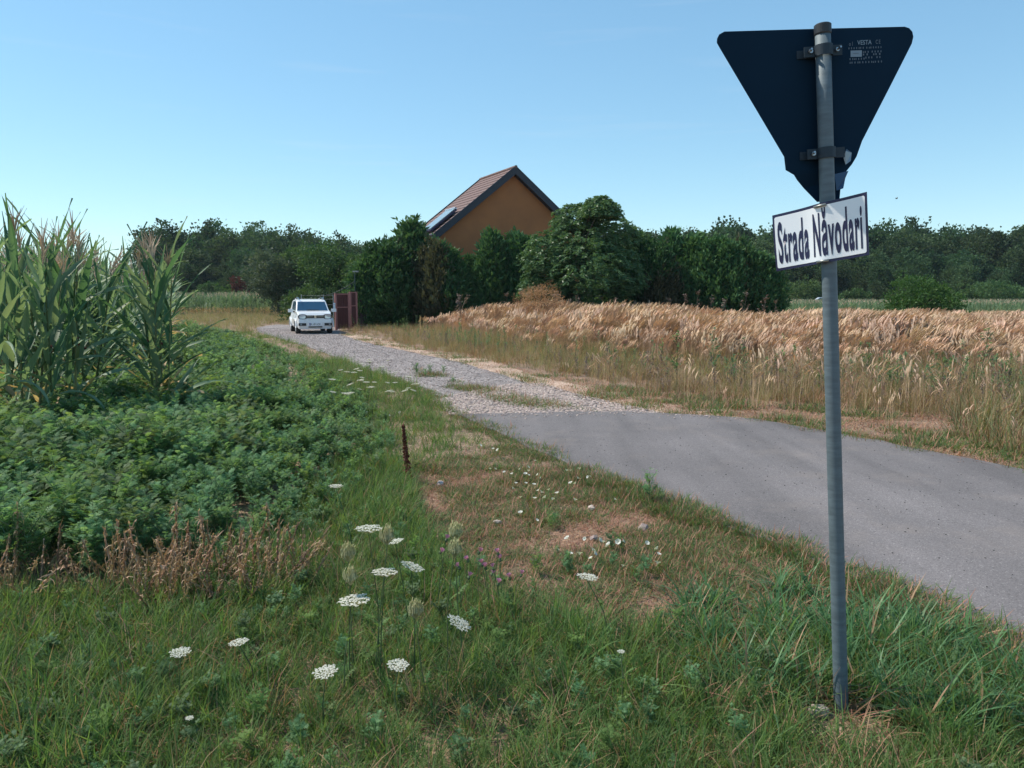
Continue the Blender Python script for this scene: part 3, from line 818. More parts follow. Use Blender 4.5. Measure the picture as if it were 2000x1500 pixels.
# ------------------------------------------------------------------ road sign
def build_sign():
    base = ground(1643, 1388)
    top = at_y(1606.5, 47, base.y + .03)
    ax = (top - base); Lp = ax.length
    root = empty('road_sign', base)
    q = Vector((0, 0, 1)).rotation_difference(ax.normalized())
    root.rotation_euler = q.to_euler()
    W2L = (Matrix.Translation(base) @ q.to_matrix().to_4x4()).inverted()
    RP = .0282
    m = MB(); zz = [(-.3), .0, .4, .8, 1.2, 1.6, 2.0, 2.4, Lp - .035]
    m.tube([(0, 0, z) for z in zz], RP, 28); pole = m.build('pole', M['galvanized'], root, True)
    m = MB(); m.tube([(0, 0, Lp - .04), (0, 0, Lp - .035), (0, 0, Lp - .004), (0, 0, Lp)], [RP + .001, RP + .003, RP + .003, RP - .002], 28); m.build('cap', M['cap'], pole)
    # --- triangular plate, seen from behind
    yaw = R(7)
    pn = W2L.inverted().to_3x3() @ Vector((math.sin(-yaw), math.cos(yaw), 0)); po = W2L.inverted() @ Vector((0, RP + .012, 0))
    C = Vector((0, 0, CAM_H))
    def hit(px, py):
        d = ray(px, py); t = (po - C).dot(pn) / d.dot(pn); return W2L @ (C + d * t)
    outl = [(1598, 394), (1575, 366), (1560, 350), (1552, 341), (1535, 332), (1532, 306), (1480, 218), (1406, 93), (1400.5, 83), (1401, 75), (1405, 67), (1415, 61.5), (1600, 56), (1767, 52), (1776, 55), (1782, 62), (1784, 72), (1781, 85), (1740, 166), (1684, 275), (1673, 306), (1664, 321), (1651, 337), (1646, 350), (1641, 372), (1634, 391)]
    pts = [hit(*p) for p in outl]
    front = Vector((math.sin(-yaw), math.cos(yaw), 0))
    def bend(p, px, py):
        t = max(0, (py - 338) / 56.0)
        return p + front * (.012 * math.sin(t * 4)) + front * (.015 * t * (1 if px < 1610 else -1))
    pts = [bend(p, *q_) for p, q_ in zip(pts, outl)]
    bm = bmesh.new(); vs = [bm.verts.new(p) for p in pts]
    main = bm.faces.new(vs[4:23])                       # above the crease
    tip = bm.faces.new(vs[:5] + vs[22:])
    bmesh.ops.triangulate(bm, faces=bm.faces[:])
    bmesh.ops.recalc_face_normals(bm, faces=bm.faces[:])
    g = bmesh.ops.extrude_face_region(bm, geom=bm.faces[:])
    for v in [e for e in g['geom'] if isinstance(e, bmesh.types.BMVert)]: v.co += front * .003
    bmesh.ops.recalc_face_normals(bm, faces=bm.faces[:])
    me = bpy.data.meshes.new('triangle_plate'); bm.to_mesh(me); bm.free(); me.materials.append(M['sign_back'])
    tri = bpy.data.objects.new('triangle_plate', me); COL.objects.link(tri); tri.parent = root
    tri['label'] = 'dark triangular sign plate seen from behind, bottom tip crumpled'
    # painted front face (white with a red border), as such a plate has
    cen = sum(pts[6:20], Vector()) / 14
    fm = MB(); fm.face([cen + (p - cen) * .985 + front * .0045 for p in pts[6:20]]); fm.build('red_border', M['red'], tri)
    fm = MB(); fm.face([cen + (p - cen) * .72 + front * .0055 for p in pts[6:20]]); fm.build('white_face', M['signwhite'], tri)
    # folded back tin flap on the right of the tip
    m = MB(); fl_ = [(1650, 292), (1659, 300), (1656, 316), (1645, 324), (1640, 312), (1643, 298)]
    m.face([hit(*p) - front * (.012 + .02 * k / 5) for k, p in enumerate(fl_)]); m.build('bent_flap', plain('bare_tin', (.22, .27, .32), .4, .5), tri)
    m = MB(); fl_ = [(1624, 342), (1650, 336), (1645, 350), (1640, 370), (1628, 374)]
    m.face([hit(*p) - front * (.022 + .004 * (k % 2)) for k, p in enumerate(fl_)]); m.build('bent_flap', plain('blue_tin', (.02, .06, .13), .35, .3), tri)
    # clamps
    for (py, full) in ((106, True), (303, False)):
        zc = hit(1610, py).z
        m = MB(); ring = [Vector(((RP + .0035) * math.cos(a), (RP + .0035) * math.sin(a), zc)) for a in [math.pi + math.pi * k / 14 for k in range(15)]]
        m.grid([[p + Vector((0, 0, -.02)) for p in ring], [p + Vector((0, 0, .02)) for p in ring]], 0)
        r2 = [p * 1 + Vector((p.x, p.y, 0)).normalized() * .003 for p in ring]
        m.grid([[p + Vector((0, 0, -.02)) for p in r2], [p + Vector((0, 0, .02)) for p in r2]], 0)
        for z_ in (-.02, .02): m.grid([[p + Vector((0, 0, z_)) for p in ring], [p + Vector((0, 0, z_)) for p in r2]], 0)
        for sg in (-1, 1): m.box((sg * (RP + .022), .002, zc), (.042, .006, .038))
        cl = m.build('clamp', M['clampm'], tri)
        m = MB(); m.box((-.03, RP + .004, zc), (.12, .012, .03)); m.build('bracket_rail', M['clampm'], tri)
        for sg in ((-1, 1) if full else (-1,)):
            m = MB(); p = Vector((sg * (RP + .022), -.004, zc)); m.tube([p, p + Vector((0, -.008, 0))], .008, 6); m.tube([p, p + Vector((sg * .004, -.026, .003))], .0042, 6); m.build('bolt', M['bolt'], cl)
    # maker's label with print, rows of small characters
    lab = MB()
    def stick(x0, y0, x1, y1, lift=.0012): return [hit(x0, y0) - front * lift, hit(x1, y0 - (x1 - x0) * .03) - front * lift, hit(x1, y1 - (x1 - x0) * .03) - front * lift, hit(x0, y1) - front * lift]
    lab.face(stick(1661, 99, 1683, 111.5)); st = lab.build('inspection_sticker', M['sticker'], tri)
    x = MB(); x.face(stick(1666, 104, 1677, 105.5, .0022)); x.build('sticker_print', M['print'], st)
    def txt(t, x0, y0, x1, y1, nm='maker_print', mat='print'):
        a = hit(x0, y1) - front * .0014; b = hit(x1, y1 - (x1 - x0) * .04) - front * .0014; up = hit(x0, y0) - hit(x0, y1)
        flat_text(nm, t, M[mat], tri, lambda u, v: a.lerp(b, u) + up * v, .01)
    txt('VESTA', 1674, 79, 1702, 88, mat='sticker'); txt('C E', 1710, 78, 1719, 86); txt('o 1', 1658, 82, 1665, 90)
    M['sticker'].node_tree.nodes['Principled BSDF'].inputs['Base Color'].default_value = (.2, .27, .33, 1)
    for k, (x0, y0, x1, s_) in enumerate(((1657, 93, 1721, 'l1l1ll11il1l1l'), (1685, 100, 1721, 'il11l1l'), (1685, 105, 1719, 'l1 il1'), (1659, 114, 1688, '1lil1l1'), (1690, 111, 1719, 'l1l 1l'), (1659, 121, 1722, 'il1ll1l1lil1l'))):
        txt(s_, x0, y0, x1, y0 + 3.6)
    # --- street name plate, turned 43 degrees
    yaw2 = R(-43)
    n2 = Vector((math.sin(yaw2), -math.cos(yaw2), 0))        # faces left and towards us
    pn2 = W2L.inverted().to_3x3() @ n2; po2 = W2L.inverted() @ (n2 * (RP + .006))
    def hit2(px, py):
        d = ray(px, py); t = (po2 - C).dot(pn2) / d.dot(pn2); return W2L @ (C + d * t)
    BL, BR, TR, TL = hit2(1516.5, 530), hit2(1697.5, 498), hit2(1693, 374.5), hit2(1509, 421)
    along = (BR - BL).normalized()
    sc0 = (-BL.x * along.x - BL.y * along.y) / (BR - BL).length      # pole centre along the plate
    def P(u, v, lift=0.0):
        p = BL.lerp(BR, u).lerp(TL.lerp(TR, u), v)
        s = (u - sc0) * (BR - BL).length
        bulge = .016 * math.exp(-(s / .05) ** 2) * (1 - .25 * v) + .006 * math.sin(u * 7 + v * 2.5) * (1 - u)
        return p + n2 * (bulge + lift)
    m = MB(); NU, NV = 48, 10
    m.grid([[P(i / NU, j / NV) for i in range(NU + 1)] for j in range(NV + 1)]); 
    m.grid([[P(i / NU, j / NV, -.002) for i in range(NU + 1)] for j in range(NV + 1)])
    for j in (0, NV): m.grid([[P(i / NU, j / NV) for i in range(NU + 1)], [P(i / NU, j / NV, -.002) for i in range(NU + 1)]])
    for i in (0, NU): m.grid([[P(i / NU, j / NV) for j in range(NV + 1)], [P(i / NU, j / NV, -.002) for j in range(NV + 1)]])
    plate = m.build('street_name_plate', M['navy'], root, True)
    plate['label'] = 'white street name plate with dark blue border and lettering, tilted'
    m = MB(); u0, u1, v0, v1 = .022, .978, .045, .952
    rows = []
    for (t, cr) in [(0, .012), (.012, .004), (.028, 0)] + [(j / NV, 0) for j in range(1, NV)] + [(.972, 0), (.988, .004), (1, .012)]:
        rows.append([P(u0 + cr + (u1 - u0 - 2 * cr) * i / NU, v0 + (v1 - v0) * t, .001) for i in range(NU + 1)])
    m.grid(rows); m.build('white_field', M['signwhite'], plate, True)
    flat_text('lettering', 'Strada Năvodari', M['navy'], plate, lambda u, v: P(.05 + .895 * u, .11 + .81 * v, .002), .03, 1.13)
    for v in (.955, .03):
        m = MB(); a = P(sc0 - .075, v, .004); b = P(sc0 + .055, v, .004)
        m.tube([a, a.lerp(b, .5) + n2 * .003, b], .0055, 6); m.build('strap', plain('strap_steel', (.3, .31, .29), .45, .6), plate, True)
    tag(root, 'leaning galvanized signpost with a dark triangle back and a white street name plate', 'road sign')
    return base
SIGN_BASE = build_sign()

# ------------------------------------------------------------------ distant silver car by the wood
def far_car():
    Y = 100.0; a = at_y(1570, 592, Y)
    root = empty('far_car', (a.x + 2.2, Y, 0))
    sil = plain('silver_paint', (.45, .5, .55), .35, .3); gl = plain('far_glass', (.04, .07, .09), .1); ru = plain('far_tyre', (.02, .02, .02), .8)
    b = MB(); prism(b, [(2.1, .3), (2.15, .7), (1.2, .92), (.9, .95), (-1.8, 1.0), (-2.1, .9), (-2.1, .35)], lambda z, y: .85, .06); bo = b.build('body', sil, root, True)
    b2 = MB(); prism(b2, [(1.0, .93), (.3, 1.45), (-1.1, 1.5), (-1.9, .98)], lambda z, y: .8 - (z - .9) * .3, .04); cb = b2.build('cabin', sil, root, True)
    for sg in (-1, 1):
        w = MB(); w.face([(sg * .79, .8, 1.0), (sg * .68, .3, 1.38), (sg * .68, -.3, 1.4), (sg * .79, -.3, 1.0)]); w.build('side_window', gl, root)
        w = MB(); w.face([(sg * .79, -.4, 1.0), (sg * .68, -.4, 1.4), (sg * .68, -1.0, 1.4), (sg * .79, -1.5, 1.02)]); w.build('side_window', gl, root)
    for sg in (-1, 1):
        for cy in (-1.3, 1.3):
            t = MB(); t.tube([(sg * .68, cy, .31), (sg * .86, cy, .31)], .31, 12); t.build('wheel', ru, root)
    root.rotation_euler = (0, 0, R(80))
    tag(root, 'small pale silver car half hidden before the far wood', 'car')
far_car()
# ------------------------------------------------------------------ trees and shrubs
def trunk_mesh(name, h, r, seed, limbs=5, spread=.35):
    random.seed(seed); mb = MB()
    p = [Vector((0, 0, 0)), Vector((random.gauss(0, .02) * h, random.gauss(0, .02) * h, h * .35)), Vector((random.gauss(0, .04) * h, random.gauss(0, .04) * h, h * .8))]
    mb.tube(p, [r, r * .75, r * .25], 8)
    for i in range(limbs):
        t = random.uniform(.3, .9); b = p[0].lerp(p[1], t / .45) if t < .45 else p[1].lerp(p[2], (t - .45) / .55)
        az = i * 2.4 + random.random(); e = b + Vector((math.cos(az) * spread * h, math.sin(az) * spread * h, h * random.uniform(.12, .3)))
        mb.tube([b, b.lerp(e, .5) + Vector((0, 0, h * .03)), e], [r * .42, r * .28, r * .08], 6)
    return mb.mesh(name, M['bark'], True)
def crown_broad(name, mat, seed, w, z0, z1, clumps, per, leaf, lobes=7, aspect=.55, droop=0.0, rag=1.0):
    """leafy crown: clumps of small leaves over the surface of several overlapping lobes"""
    rng = np.random.default_rng(seed)
    H = z1 - z0; cz = (z0 + z1) / 2
    C = []; RR = []
    for i in range(lobes):
        a = rng.uniform(0, 6.283); rr = w / 2 * rng.uniform(0.1, .55); zz = cz + H * rng.uniform(-.24, .22)
        C.append((rr * math.cos(a), rr * math.sin(a), zz)); RR.append((w / 2 * rng.uniform(.45, .66), H / 2 * rng.uniform(.48, .72)))
    C = np.array(C); RR = np.array(RR)
    k = rng.integers(0, lobes, clumps)
    d = rng.normal(size=(clumps, 3)); d /= np.linalg.norm(d, axis=1)[:, None]
    rad = rng.uniform(.55, 1.0, clumps) ** .6
    rad *= 1 + rag * .06 * rng.normal(size=clumps)
    P = C[k] + d * np.stack([RR[k, 0], RR[k, 0], RR[k, 1]], 1) * rad[:, None]
    P[:, 2] = np.clip(P[:, 2], z0 * .6 + .05, None)
    cs = np.sqrt(w * H) * rng.uniform(.03, .055, clumps)
    Q = np.repeat(P, per, 0) + rng.normal(size=(clumps * per, 3)) * np.repeat(cs, per)[:, None] * np.array([1, 1, .65])
    lo_, hi_ = np.percentile(Q[:, 2], 1), np.percentile(Q[:, 2], 99)
    Q[:, 2] = z0 + (Q[:, 2] - lo_) / (hi_ - lo_) * (z1 - z0)
    rr_ = np.percentile(np.hypot(Q[:, 0], Q[:, 1]), 97); Q[:, :2] *= (w / 2) / rr_
    out = np.repeat(d, per, 0) + rng.normal(size=(clumps * per, 3)) * .8
    out[:, 2] += .15 - droop
    L = leaf * rng.uniform(.6, 1.3, len(Q))
    var = np.clip(np.repeat(rng.random(clumps), per) * .65 + rng.random(len(Q)) * .35, 0, 1)
    return quads_mesh(name, leaf_quads(Q, out, L, L * aspect, rng), mat, var)
def crown_thuja(name, seed, w, h, n, leaf, spires=5, dry=.1):
    """upright conifer: flame-shaped sprays standing on a ragged cone with several tips"""
    rng = np.random.default_rng(seed)
    tips = [(0, 0, 1.0)] + [(rng.uniform(-.26, .26) * w, rng.uniform(-.26, .26) * w, rng.uniform(.72, .96)) for _ in range(spires - 1)]
    T = np.array(tips); k = rng.integers(0, spires, n)
    t = rng.random(n) ** .8
    az = rng.uniform(0, 6.283, n)
    prof = np.where(t < .3, .8 + t * .66, 1.0 * ((1 - t) / .7) ** .75)
    rr = w * (.36 if spires > 1 else .5) * prof * rng.uniform(.7, 1.06, n)
    zc = t * h * T[k, 2]
    X = T[k, 0] * np.minimum(1, t * 2 + .3) + rr * np.cos(az); Y = T[k, 1] * np.minimum(1, t * 2 + .3) + rr * np.sin(az)
    P = np.stack([X, Y, zc], 1)
    per = 9
    sl = leaf * rng.uniform(1.6, 3.2, n)
    u = rng.random(n * per)
    up = np.stack([np.cos(az) * .35, np.sin(az) * .35, np.ones(n)], 1) + rng.normal(size=(n, 3)) * .18
    up /= np.linalg.norm(up, axis=1)[:, None]
    Q = np.repeat(P, per, 0) + np.repeat(up * sl[:, None], per, 0) * u[:, None] + rng.normal(size=(n * per, 3)) * (leaf * .42 * (1 - u * .8))[:, None]
    D = np.repeat(up, per, 0) + rng.normal(size=(n * per, 3)) * .38
    L = leaf * rng.uniform(.7, 1.3, n * per)
    var = np.clip(np.repeat(rng.random(n), per) * .6 + u * .4, 0, 1)
    mi = (np.repeat(vnoise(az * w * .5 + seed * 9, zc, 1.1) + rng.random(n) * .15 > 1 - dry, per)).astype(int)
    return quads_mesh(name, leaf_quads(Q, D, L, L * .36, rng), [M['thuja'], M['thuja_dry']], var, mi)

# conifers of the hedge
TH = [(crown_thuja('crown', 21 + i, 1.0 * a, 1.0 * b, 2200, .055 * 1.0, s, d), a, b) for i, (a, b, s, d) in enumerate(((.62, 1, 5, .12), (.55, 1, 4, .16), (.5, 1, 3, .14), (.7, 1, 6, .1)))]
TT = trunk_mesh('trunk', 1.0, .03, 5, 4, .15)
def conifer(px, ytop, wpx, Y, k, label, rz=None):
    p = at_y(px, ytop, Y); H = p.z; W = wpx / FOC * Y
    root = empty('conifer', (p.x, Y, 0), random.uniform(0, 6.28) if rz is None else rz)
    me, a, b = TH[k]
    inst(TT, 'trunk', root, (0, 0, 0), (0, 0, 0), (H * .8, H * .8, H * .85))
    inst(me, 'crown', root, (0, 0, 0), (0, 0, random.uniform(0, 6)), (W / a * 1.3, W / a * 1.3, H / b * .885))
    tag(root, label, 'conifer', 'conifers of the hedge round the house')
random.seed(31)
for a in ((728, 500, 70, 41, 2, 'low dark conifer at the left end of the hedge, beside the gate'),
          (762, 466, 95, 41.5, 0, 'broad dark conifer second from the gate end of the hedge'),
          (802, 428, 100, 42.5, 1, 'tallest ragged conifer of the left hedge, spires below the roof eave'),
          (845, 462, 95, 41.5, 3, 'dark conifer under the solar collector end of the roof'),
          (880, 486, 70, 41, 2, 'conifer sloping down before the left corner of the ochre wall'),
          (918, 498, 44, 42, 2, 'smallest pointed conifer before the ochre wall'),
          (958, 450, 75, 42, 1, 'pointed conifer before the middle of the ochre wall'),
          (1002, 452, 72, 42.5, 0, 'conifer with twin tips before the right half of the ochre wall'),
          (1035, 462, 60, 42, 2, 'conifer tucked against the left of the drooping tree'),
          (1238, 452, 90, 42, 0, 'dark conifer just right of the drooping tree'),
          (1292, 470, 80, 41, 3, 'second dark conifer right of the drooping tree'),
          (1312, 446, 66, 43, 2, 'taller pointed conifer in the right part of the hedge'),
          (1360, 458, 84, 42, 1, 'conifer in the middle of the right part of the hedge'),
          (1405, 462, 84, 41.5, 0, 'conifer third from the right end of the hedge'),
          (1448, 460, 84, 42, 3, 'conifer second from the right end of the hedge'),
          (1486, 492, 66, 41.5, 2, 'rounded conifer at the right end of the hedge, left of the name plate')):
    conifer(*a)

# broad tree with drooping feathery leaves
def drooping_tree():
    Y = 39.5; p = at_y(1135, 388, Y); H = p.z; W = 185 / FOC * Y
    root = empty('drooping_tree', (p.x, Y, 0))
    me = trunk_mesh('trunk', H * .95, .16, 77, 9, .3); inst(me, 'trunk', root, (0, 0, 0))
    rng = np.random.default_rng(9)
    nfr = 2900
    lob = np.array([(0, 0, .62, .42, .40), (.30, .1, .72, .30, .26), (-.30, -.1, .55, .30, .32), (.05, -.3, .45, .42, .34), (.34, -.2, .42, .3, .3), (-.05, .1, .84, .22, .17), (-.36, 0, .33, .26, .3), (.18, -.2, .9, .14, .12), (.1, 0, .25, .45, .22)])
    k = rng.integers(0, len(lob), nfr); d = rng.normal(size=(nfr, 3)); d /= np.linalg.norm(d, axis=1)[:, None]
    rad = rng.uniform(.5, 1.02, nfr) ** .5
    P = np.stack([lob[k, 0] * W + d[:, 0] * lob[k, 3] * W * rad * .8, lob[k, 1] * W + d[:, 1] * lob[k, 3] * W * rad * .8, lob[k, 2] * H + d[:, 2] * lob[k, 4] * H * rad * .62], 1)
    P[:, 2] = np.clip(P[:, 2], .35, H * .97)
    V = []; var = []
    outd = np.stack([d[:, 0], d[:, 1], np.abs(d[:, 2]) * .4 + .35], 1); outd /= np.linalg.norm(outd, axis=1)[:, None]
    nl = 9
    fl = rng.uniform(.35, .75, nfr)
    for j in range(nl):
        t = (j + 1) / nl
        c = P + outd * (fl * t)[:, None] + np.array([0, 0, -1]) * (fl * .75 * t * t)[:, None]
        for sg in (-1, 1):
            sd = np.cross(outd, [0, 0, 1]); sd /= (np.linalg.norm(sd, axis=1)[:, None] + 1e-6)
            dd = sd * sg * .7 + outd * .5 + np.array([0, 0, -.55]) + rng.normal(size=(nfr, 3)) * .2
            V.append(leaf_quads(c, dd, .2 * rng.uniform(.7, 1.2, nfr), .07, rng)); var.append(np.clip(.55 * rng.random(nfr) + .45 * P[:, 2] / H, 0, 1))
    V = np.concatenate(V); var = np.concatenate(var)
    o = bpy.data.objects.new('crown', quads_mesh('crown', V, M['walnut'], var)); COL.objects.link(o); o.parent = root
    tag(root, 'broad tree with drooping feathery leaves at the right of the house gable', 'tree')
drooping_tree()

def bush(px, ytop, wpx, Y, mat, label, name='shrub', cat='shrub', seed=1, clumps=260, per=26, leaf=.16, z0=.1, rag=1.0, aspect=.55, group=None):
    p = at_y(px, ytop, Y); H = p.z; W = wpx / FOC * Y
    root = empty(name, (p.x, Y, 0))
    inst(trunk_mesh('trunk', H * .8, max(.03, H * .022), seed, 6, .28), 'trunk', root, (0, 0, 0))
    o = bpy.data.objects.new('crown', crown_broad('crown', M[mat], seed, W, z0 * H, H * .96, clumps, per, leaf, 8, aspect, 0, rag)); COL.objects.link(o); o.parent = root
    tag(root, label, cat, group)
    return root
bush(1795, 540, 148, 47, 'shrub', 'round dark green shrub standing alone in the golden grass', seed=51, clumps=420, per=30, leaf=.15, rag=.5, z0=.02)
bush(540, 490, 105, 62, 'grey_tree', 'pale grey green bushy tree left of the car, before the wood', 'bushy_tree', 'tree', 52, 330, 28, .2, .02)
bush(590, 482, 110, 64, 'green_tree', 'olive bushy tree behind the grey green one', 'bushy_tree', 'tree', 53, 330, 26, .22, .02)
bush(660, 472, 140, 58, 'green_tree', 'large mid green tree behind the car and gate', 'bushy_tree', 'tree', 54, 480, 30, .2, .02)
bush(706, 500, 70, 55, 'green_tree', 'mid green tree between the gate mast and the first conifer', 'bushy_tree', 'tree', 55, 240, 26, .19, .02)
bush(588, 560, 75, 48, 'green_tree', 'low leafy shrub directly behind the left side of the white car', seed=56, clumps=200, per=26, leaf=.14, z0=.02)
bush(645, 566, 60, 50, 'oak', 'low dark shrub behind the wire fence', seed=57, clumps=160, per=24, leaf=.14, z0=.02)
bush(468, 540, 36, 112, 'red_bush', 'rust red bush at the foot of the left wood', seed=58, clumps=110, per=22, leaf=.28, z0=.02)
bush(400, 552, 66, 112, 'green_tree', 'low green shrub at the foot of the left wood, left of the red bush', seed=59, clumps=150, per=22, leaf=.3, z0=.02)
bush(438, 556, 34, 110, 'shrub', 'small bright shrub beside the red bush', seed=60, clumps=100, per=20, leaf=.28, z0=.02)
bush(1552, 545, 80, 112, 'green_tree', 'low shrub at the foot of the right wood, left of the signpost', seed=61, clumps=170, per=22, leaf=.3, z0=.02)
bush(1600, 566, 40, 112, 'green_tree', 'small low shrub just left of the signpost, above the far silver car', seed=66, clumps=90, per=20, leaf=.3, z0=.02)
bush(1668, 565, 60, 111, 'green_tree', 'low pale shrub at the foot of the right wood, right of the signpost', seed=62, clumps=140, per=22, leaf=.3, z0=.02)
bush(1885, 556, 60, 112, 'green_tree', 'low shrub just right of the round shrub, at the wood edge', seed=63, clumps=140, per=22, leaf=.3, z0=.02)
bush(1955, 550, 110, 110, 'green_tree', 'wide low shrub at the right edge of the picture before the wood', seed=64, clumps=230, per=22, leaf=.3, z0=.02)
bush(1720, 562, 60, 114, 'oak', 'dark low shrub at the wood edge left of the round shrub', seed=65, clumps=140, per=22, leaf=.3, z0=.02)

# the far wood: one mass of crowns
oak_k = [crown_broad('oak_crown', M['oak'], 81 + i, .62 + .1 * (i % 3), .08, 1.0, 640, 20, .036, 12, .85, 0, .4) for i in range(6)]
wood_t = trunk_mesh('oak_trunk', .8, .02, 88, 6, .3)
for me in oak_k: pass
TOP_L = [(200, 486), (262, 470), (285, 452), (330, 452), (375, 446), (410, 440), (470, 441), (520, 446), (560, 452), (600, 455), (650, 459), (700, 462), (750, 474), (830, 470)]
TOP_R = [(830, 470), (1000, 470), (1200, 456), (1280, 452), (1340, 448), (1400, 438), (1450, 444), (1520, 452), (1620, 448), (1700, 440), (1750, 433), (1800, 437), (1850, 447), (1900, 450), (1950, 446), (2000, 441), (2150, 436), (2400, 440)]
tops = TOP_L + TOP_R[1:]
def top_at(px): return np.interp(px, [a for a, _ in tops], [b for _, b in tops])
WP = []; WS = []
rw = np.random.default_rng(17)
for row, (Yr, f) in enumerate(((138, .72), (146, .88), (154, 1.0), (163, 1.0))):
    px = 322.0
    while px < 2420:
        Y = Yr + rw.normal() * 2.5
        yt = top_at(px) + rw.normal() * 5 + (3 if row < 3 else 0)
        H = (CAM_H + (577 - yt) / FOC * Y) * f * rw.uniform(.83, .97)
        if row == 0 and rw.random() < .25: H *= .75
        WP.append(((px - 1000) / FOC * Y, Y, 0)); WS.append(H)
        px += 38 * rw.uniform(.75, 1.25)
WP = np.array(WP); WS = np.array(WS)
scatter('far_wood', oak_k, WP, rw.uniform(0, 6.28, len(WP)), WS, 'dark green far wood of oaks along the horizon', 'wood', zs=np.full(len(WP), 1.0))
# undergrowth at the foot of the wood
n = 260
ux = rw.uniform(-85, 130, n); U = np.stack([ux, rw.uniform(126, 136, n), np.zeros(n)], 1)
scatter('wood_undergrowth', oak_k, U, rw.uniform(0, 6.28, n), rw.uniform(3, 6.5, n), 'dark undergrowth along the foot of the far wood', 'undergrowth')
# ------------------------------------------------------------------ corn
def corn_leaf(name, mat, seed, ln=.85, w=.075, lean=.42, droop=.7, wave=.010, segs=9):
    random.seed(seed); mb = MB(); rows = []; p = Vector((0, 0, 0)); a = lean
    tw = random.uniform(-.5, .5); ph = random.random() * 6
    for k in range(segs + 1):
        t = k / segs
        ww = w * .5 * (min(1, .5 + t * 2.4)) * (1 - t ** 1.45) + .001
        f = Vector((math.sin(a), 0, math.cos(a))); n = Vector((-math.cos(a), 0, math.sin(a)))
        s = Vector((0, 1, 0)) * math.cos(tw * t) + n * math.sin(tw * t)
        nn = f.cross(s)
        wv = wave * math.sin(ph + t * 14)
        rows.append([p - s * ww + nn * (.55 * ww + wv), p - nn * .0, p + s * ww + nn * (.55 * ww - wv)])
        a += droop / segs * (.4 + 1.6 * t)
        p = p + f * (ln / segs)
    mb.grid(rows)
    return mb.mesh(name, mat, True)
CL = [corn_leaf('leaf', M['corn'], 100 + i, ln, w, le, dr) for i, (ln, w, le, dr) in enumerate(((1.05, .10, .42, .15), (1.05, .11, .6, .45), (1.2, .095, .32, .05), (.95, .11, .7, .9), (1.1, .105, .7, 1.6), (.95, .10, .5, .25), (1.2, .105, .5, .5)))]
CD = [corn_leaf('dry_leaf', M['corn_dry'], 120 + i, ln, w, le, dr, .02) for i, (ln, w, le, dr) in enumerate(((.75, .05, .7, 1.6), (.7, .045, .9, 1.2), (.6, .05, 1.2, 1.6), (.8, .045, .6, .9)))]
def stalk_mesh(seed, h=2.2):
    random.seed(seed); mb = MB(); pts = []; rad = []
    for k in range(9):
        t = k / 8; pts.append((.03 * math.sin(t * 2 + seed), .02 * math.sin(t * 3 + seed * 2), h * t)); rad.append(.016 * (1 - .65 * t) + (.002 if k % 2 else 0))
    mb.tube(pts, rad, 7)
    return mb.mesh('stalk', M['corn_stalk'], True)
CS = [stalk_mesh(i) for i in range(3)]
def tassel_mesh(seed):
    random.seed(seed); mb = MB()
    for i in range(9):
        sp = 0 if i == 0 else random.uniform(.15, .55); az = random.uniform(0, 6.28); L = .42 if i == 0 else random.uniform(.2, .32)
        z0 = 0 if i == 0 else random.uniform(.02, .16)
        d = Vector((math.cos(az) * math.sin(sp), math.sin(az) * math.sin(sp), math.cos(sp))); b = Vector((0, 0, z0))
        pts = [b, b + d * L * .5 + Vector((0, 0, .01)), b + d * L + Vector((math.cos(az), math.sin(az), -.3)) * .03 * (i > 0)]
        mb.tube(pts, [.005, .0065, .002], 4)
    return mb.mesh('tassel', M['tassel'])
CT = [tassel_mesh(i + 40) for i in range(3)]
em_ = MB(); em_.tube([(0, 0, 0), (.03, 0, .07), (.055, 0, .16), (.065, 0, .22)], [.014, .028, .024, .008], 8); EAR = em_.mesh('ear', M['corn_stalk'], True)
sk = MB(); sk.tube([(0, 0, 0), (.005, 0, .02), (.02, 0, .035)], [.012, .02, .006], 6); SILK = sk.mesh('silk', M['brown'])
def corn_parts(seed, h, rich=True):
    """list of (mesh, part name, loc, rot, scale) for one plant"""
    rd = random.Random(seed); out = []
    az0 = rd.uniform(0, 6.28)
    out.append((CS[seed % 3], 'stalk', (0, 0, 0), (0, 0, az0), (1, 1, h / 2.35)))
    n = rd.randint(12, 15)
    for i in range(n):
        t = (i + .3) / n; z = h * (.08 + .80 * t)
        az = az0 + (i % 2) * math.pi + rd.gauss(0, .45)
        dry = t < .26 and rd.random() < .75
        me = rd.choice(CD) if dry else (CL[rd.choice((0, 2, 6, 1, 3))] if t > .5 or rd.random() < .45 else CL[rd.choice((1, 3, 4, 6, 3))])
        s = rd.uniform(.8, 1.1) * (h / 2.3) * (.75 if t > .85 else 1)
        out.append((me, 'leaf', (.008 * math.cos(az), .008 * math.sin(az), z), (rd.gauss(0, .12), rd.gauss(.20 - .30 * t, .13), az), (s, s * rd.uniform(.7, 1.15), s)))
    out.append((CT[seed % 3], 'tassel', (0, 0, h * .93), (rd.gauss(0, .08), rd.gauss(.1, .08), rd.uniform(0, 6)), (h / 2.3,) * 3))
    if rich and rd.random() < .6: out.append((EAR, 'ear', (0, 0, h * .42), (0, .1, az0), (1, 1, 1)))
    return out
def corn_plant(x, y, h, seed, label, lean=(0, 0)):
    root = empty('corn_plant', (x, y, 0)); root.rotation_euler = (lean[0], lean[1], 0)
    for me, nm, lo, ro, s in corn_parts(seed, h):
        o = inst(me, nm, root, lo, ro, s)
        if nm == 'ear': inst(SILK, 'silk', o, (.065, 0, .215))
    tag(root, label, 'corn plant', 'corn plants along the field edge')
    return root
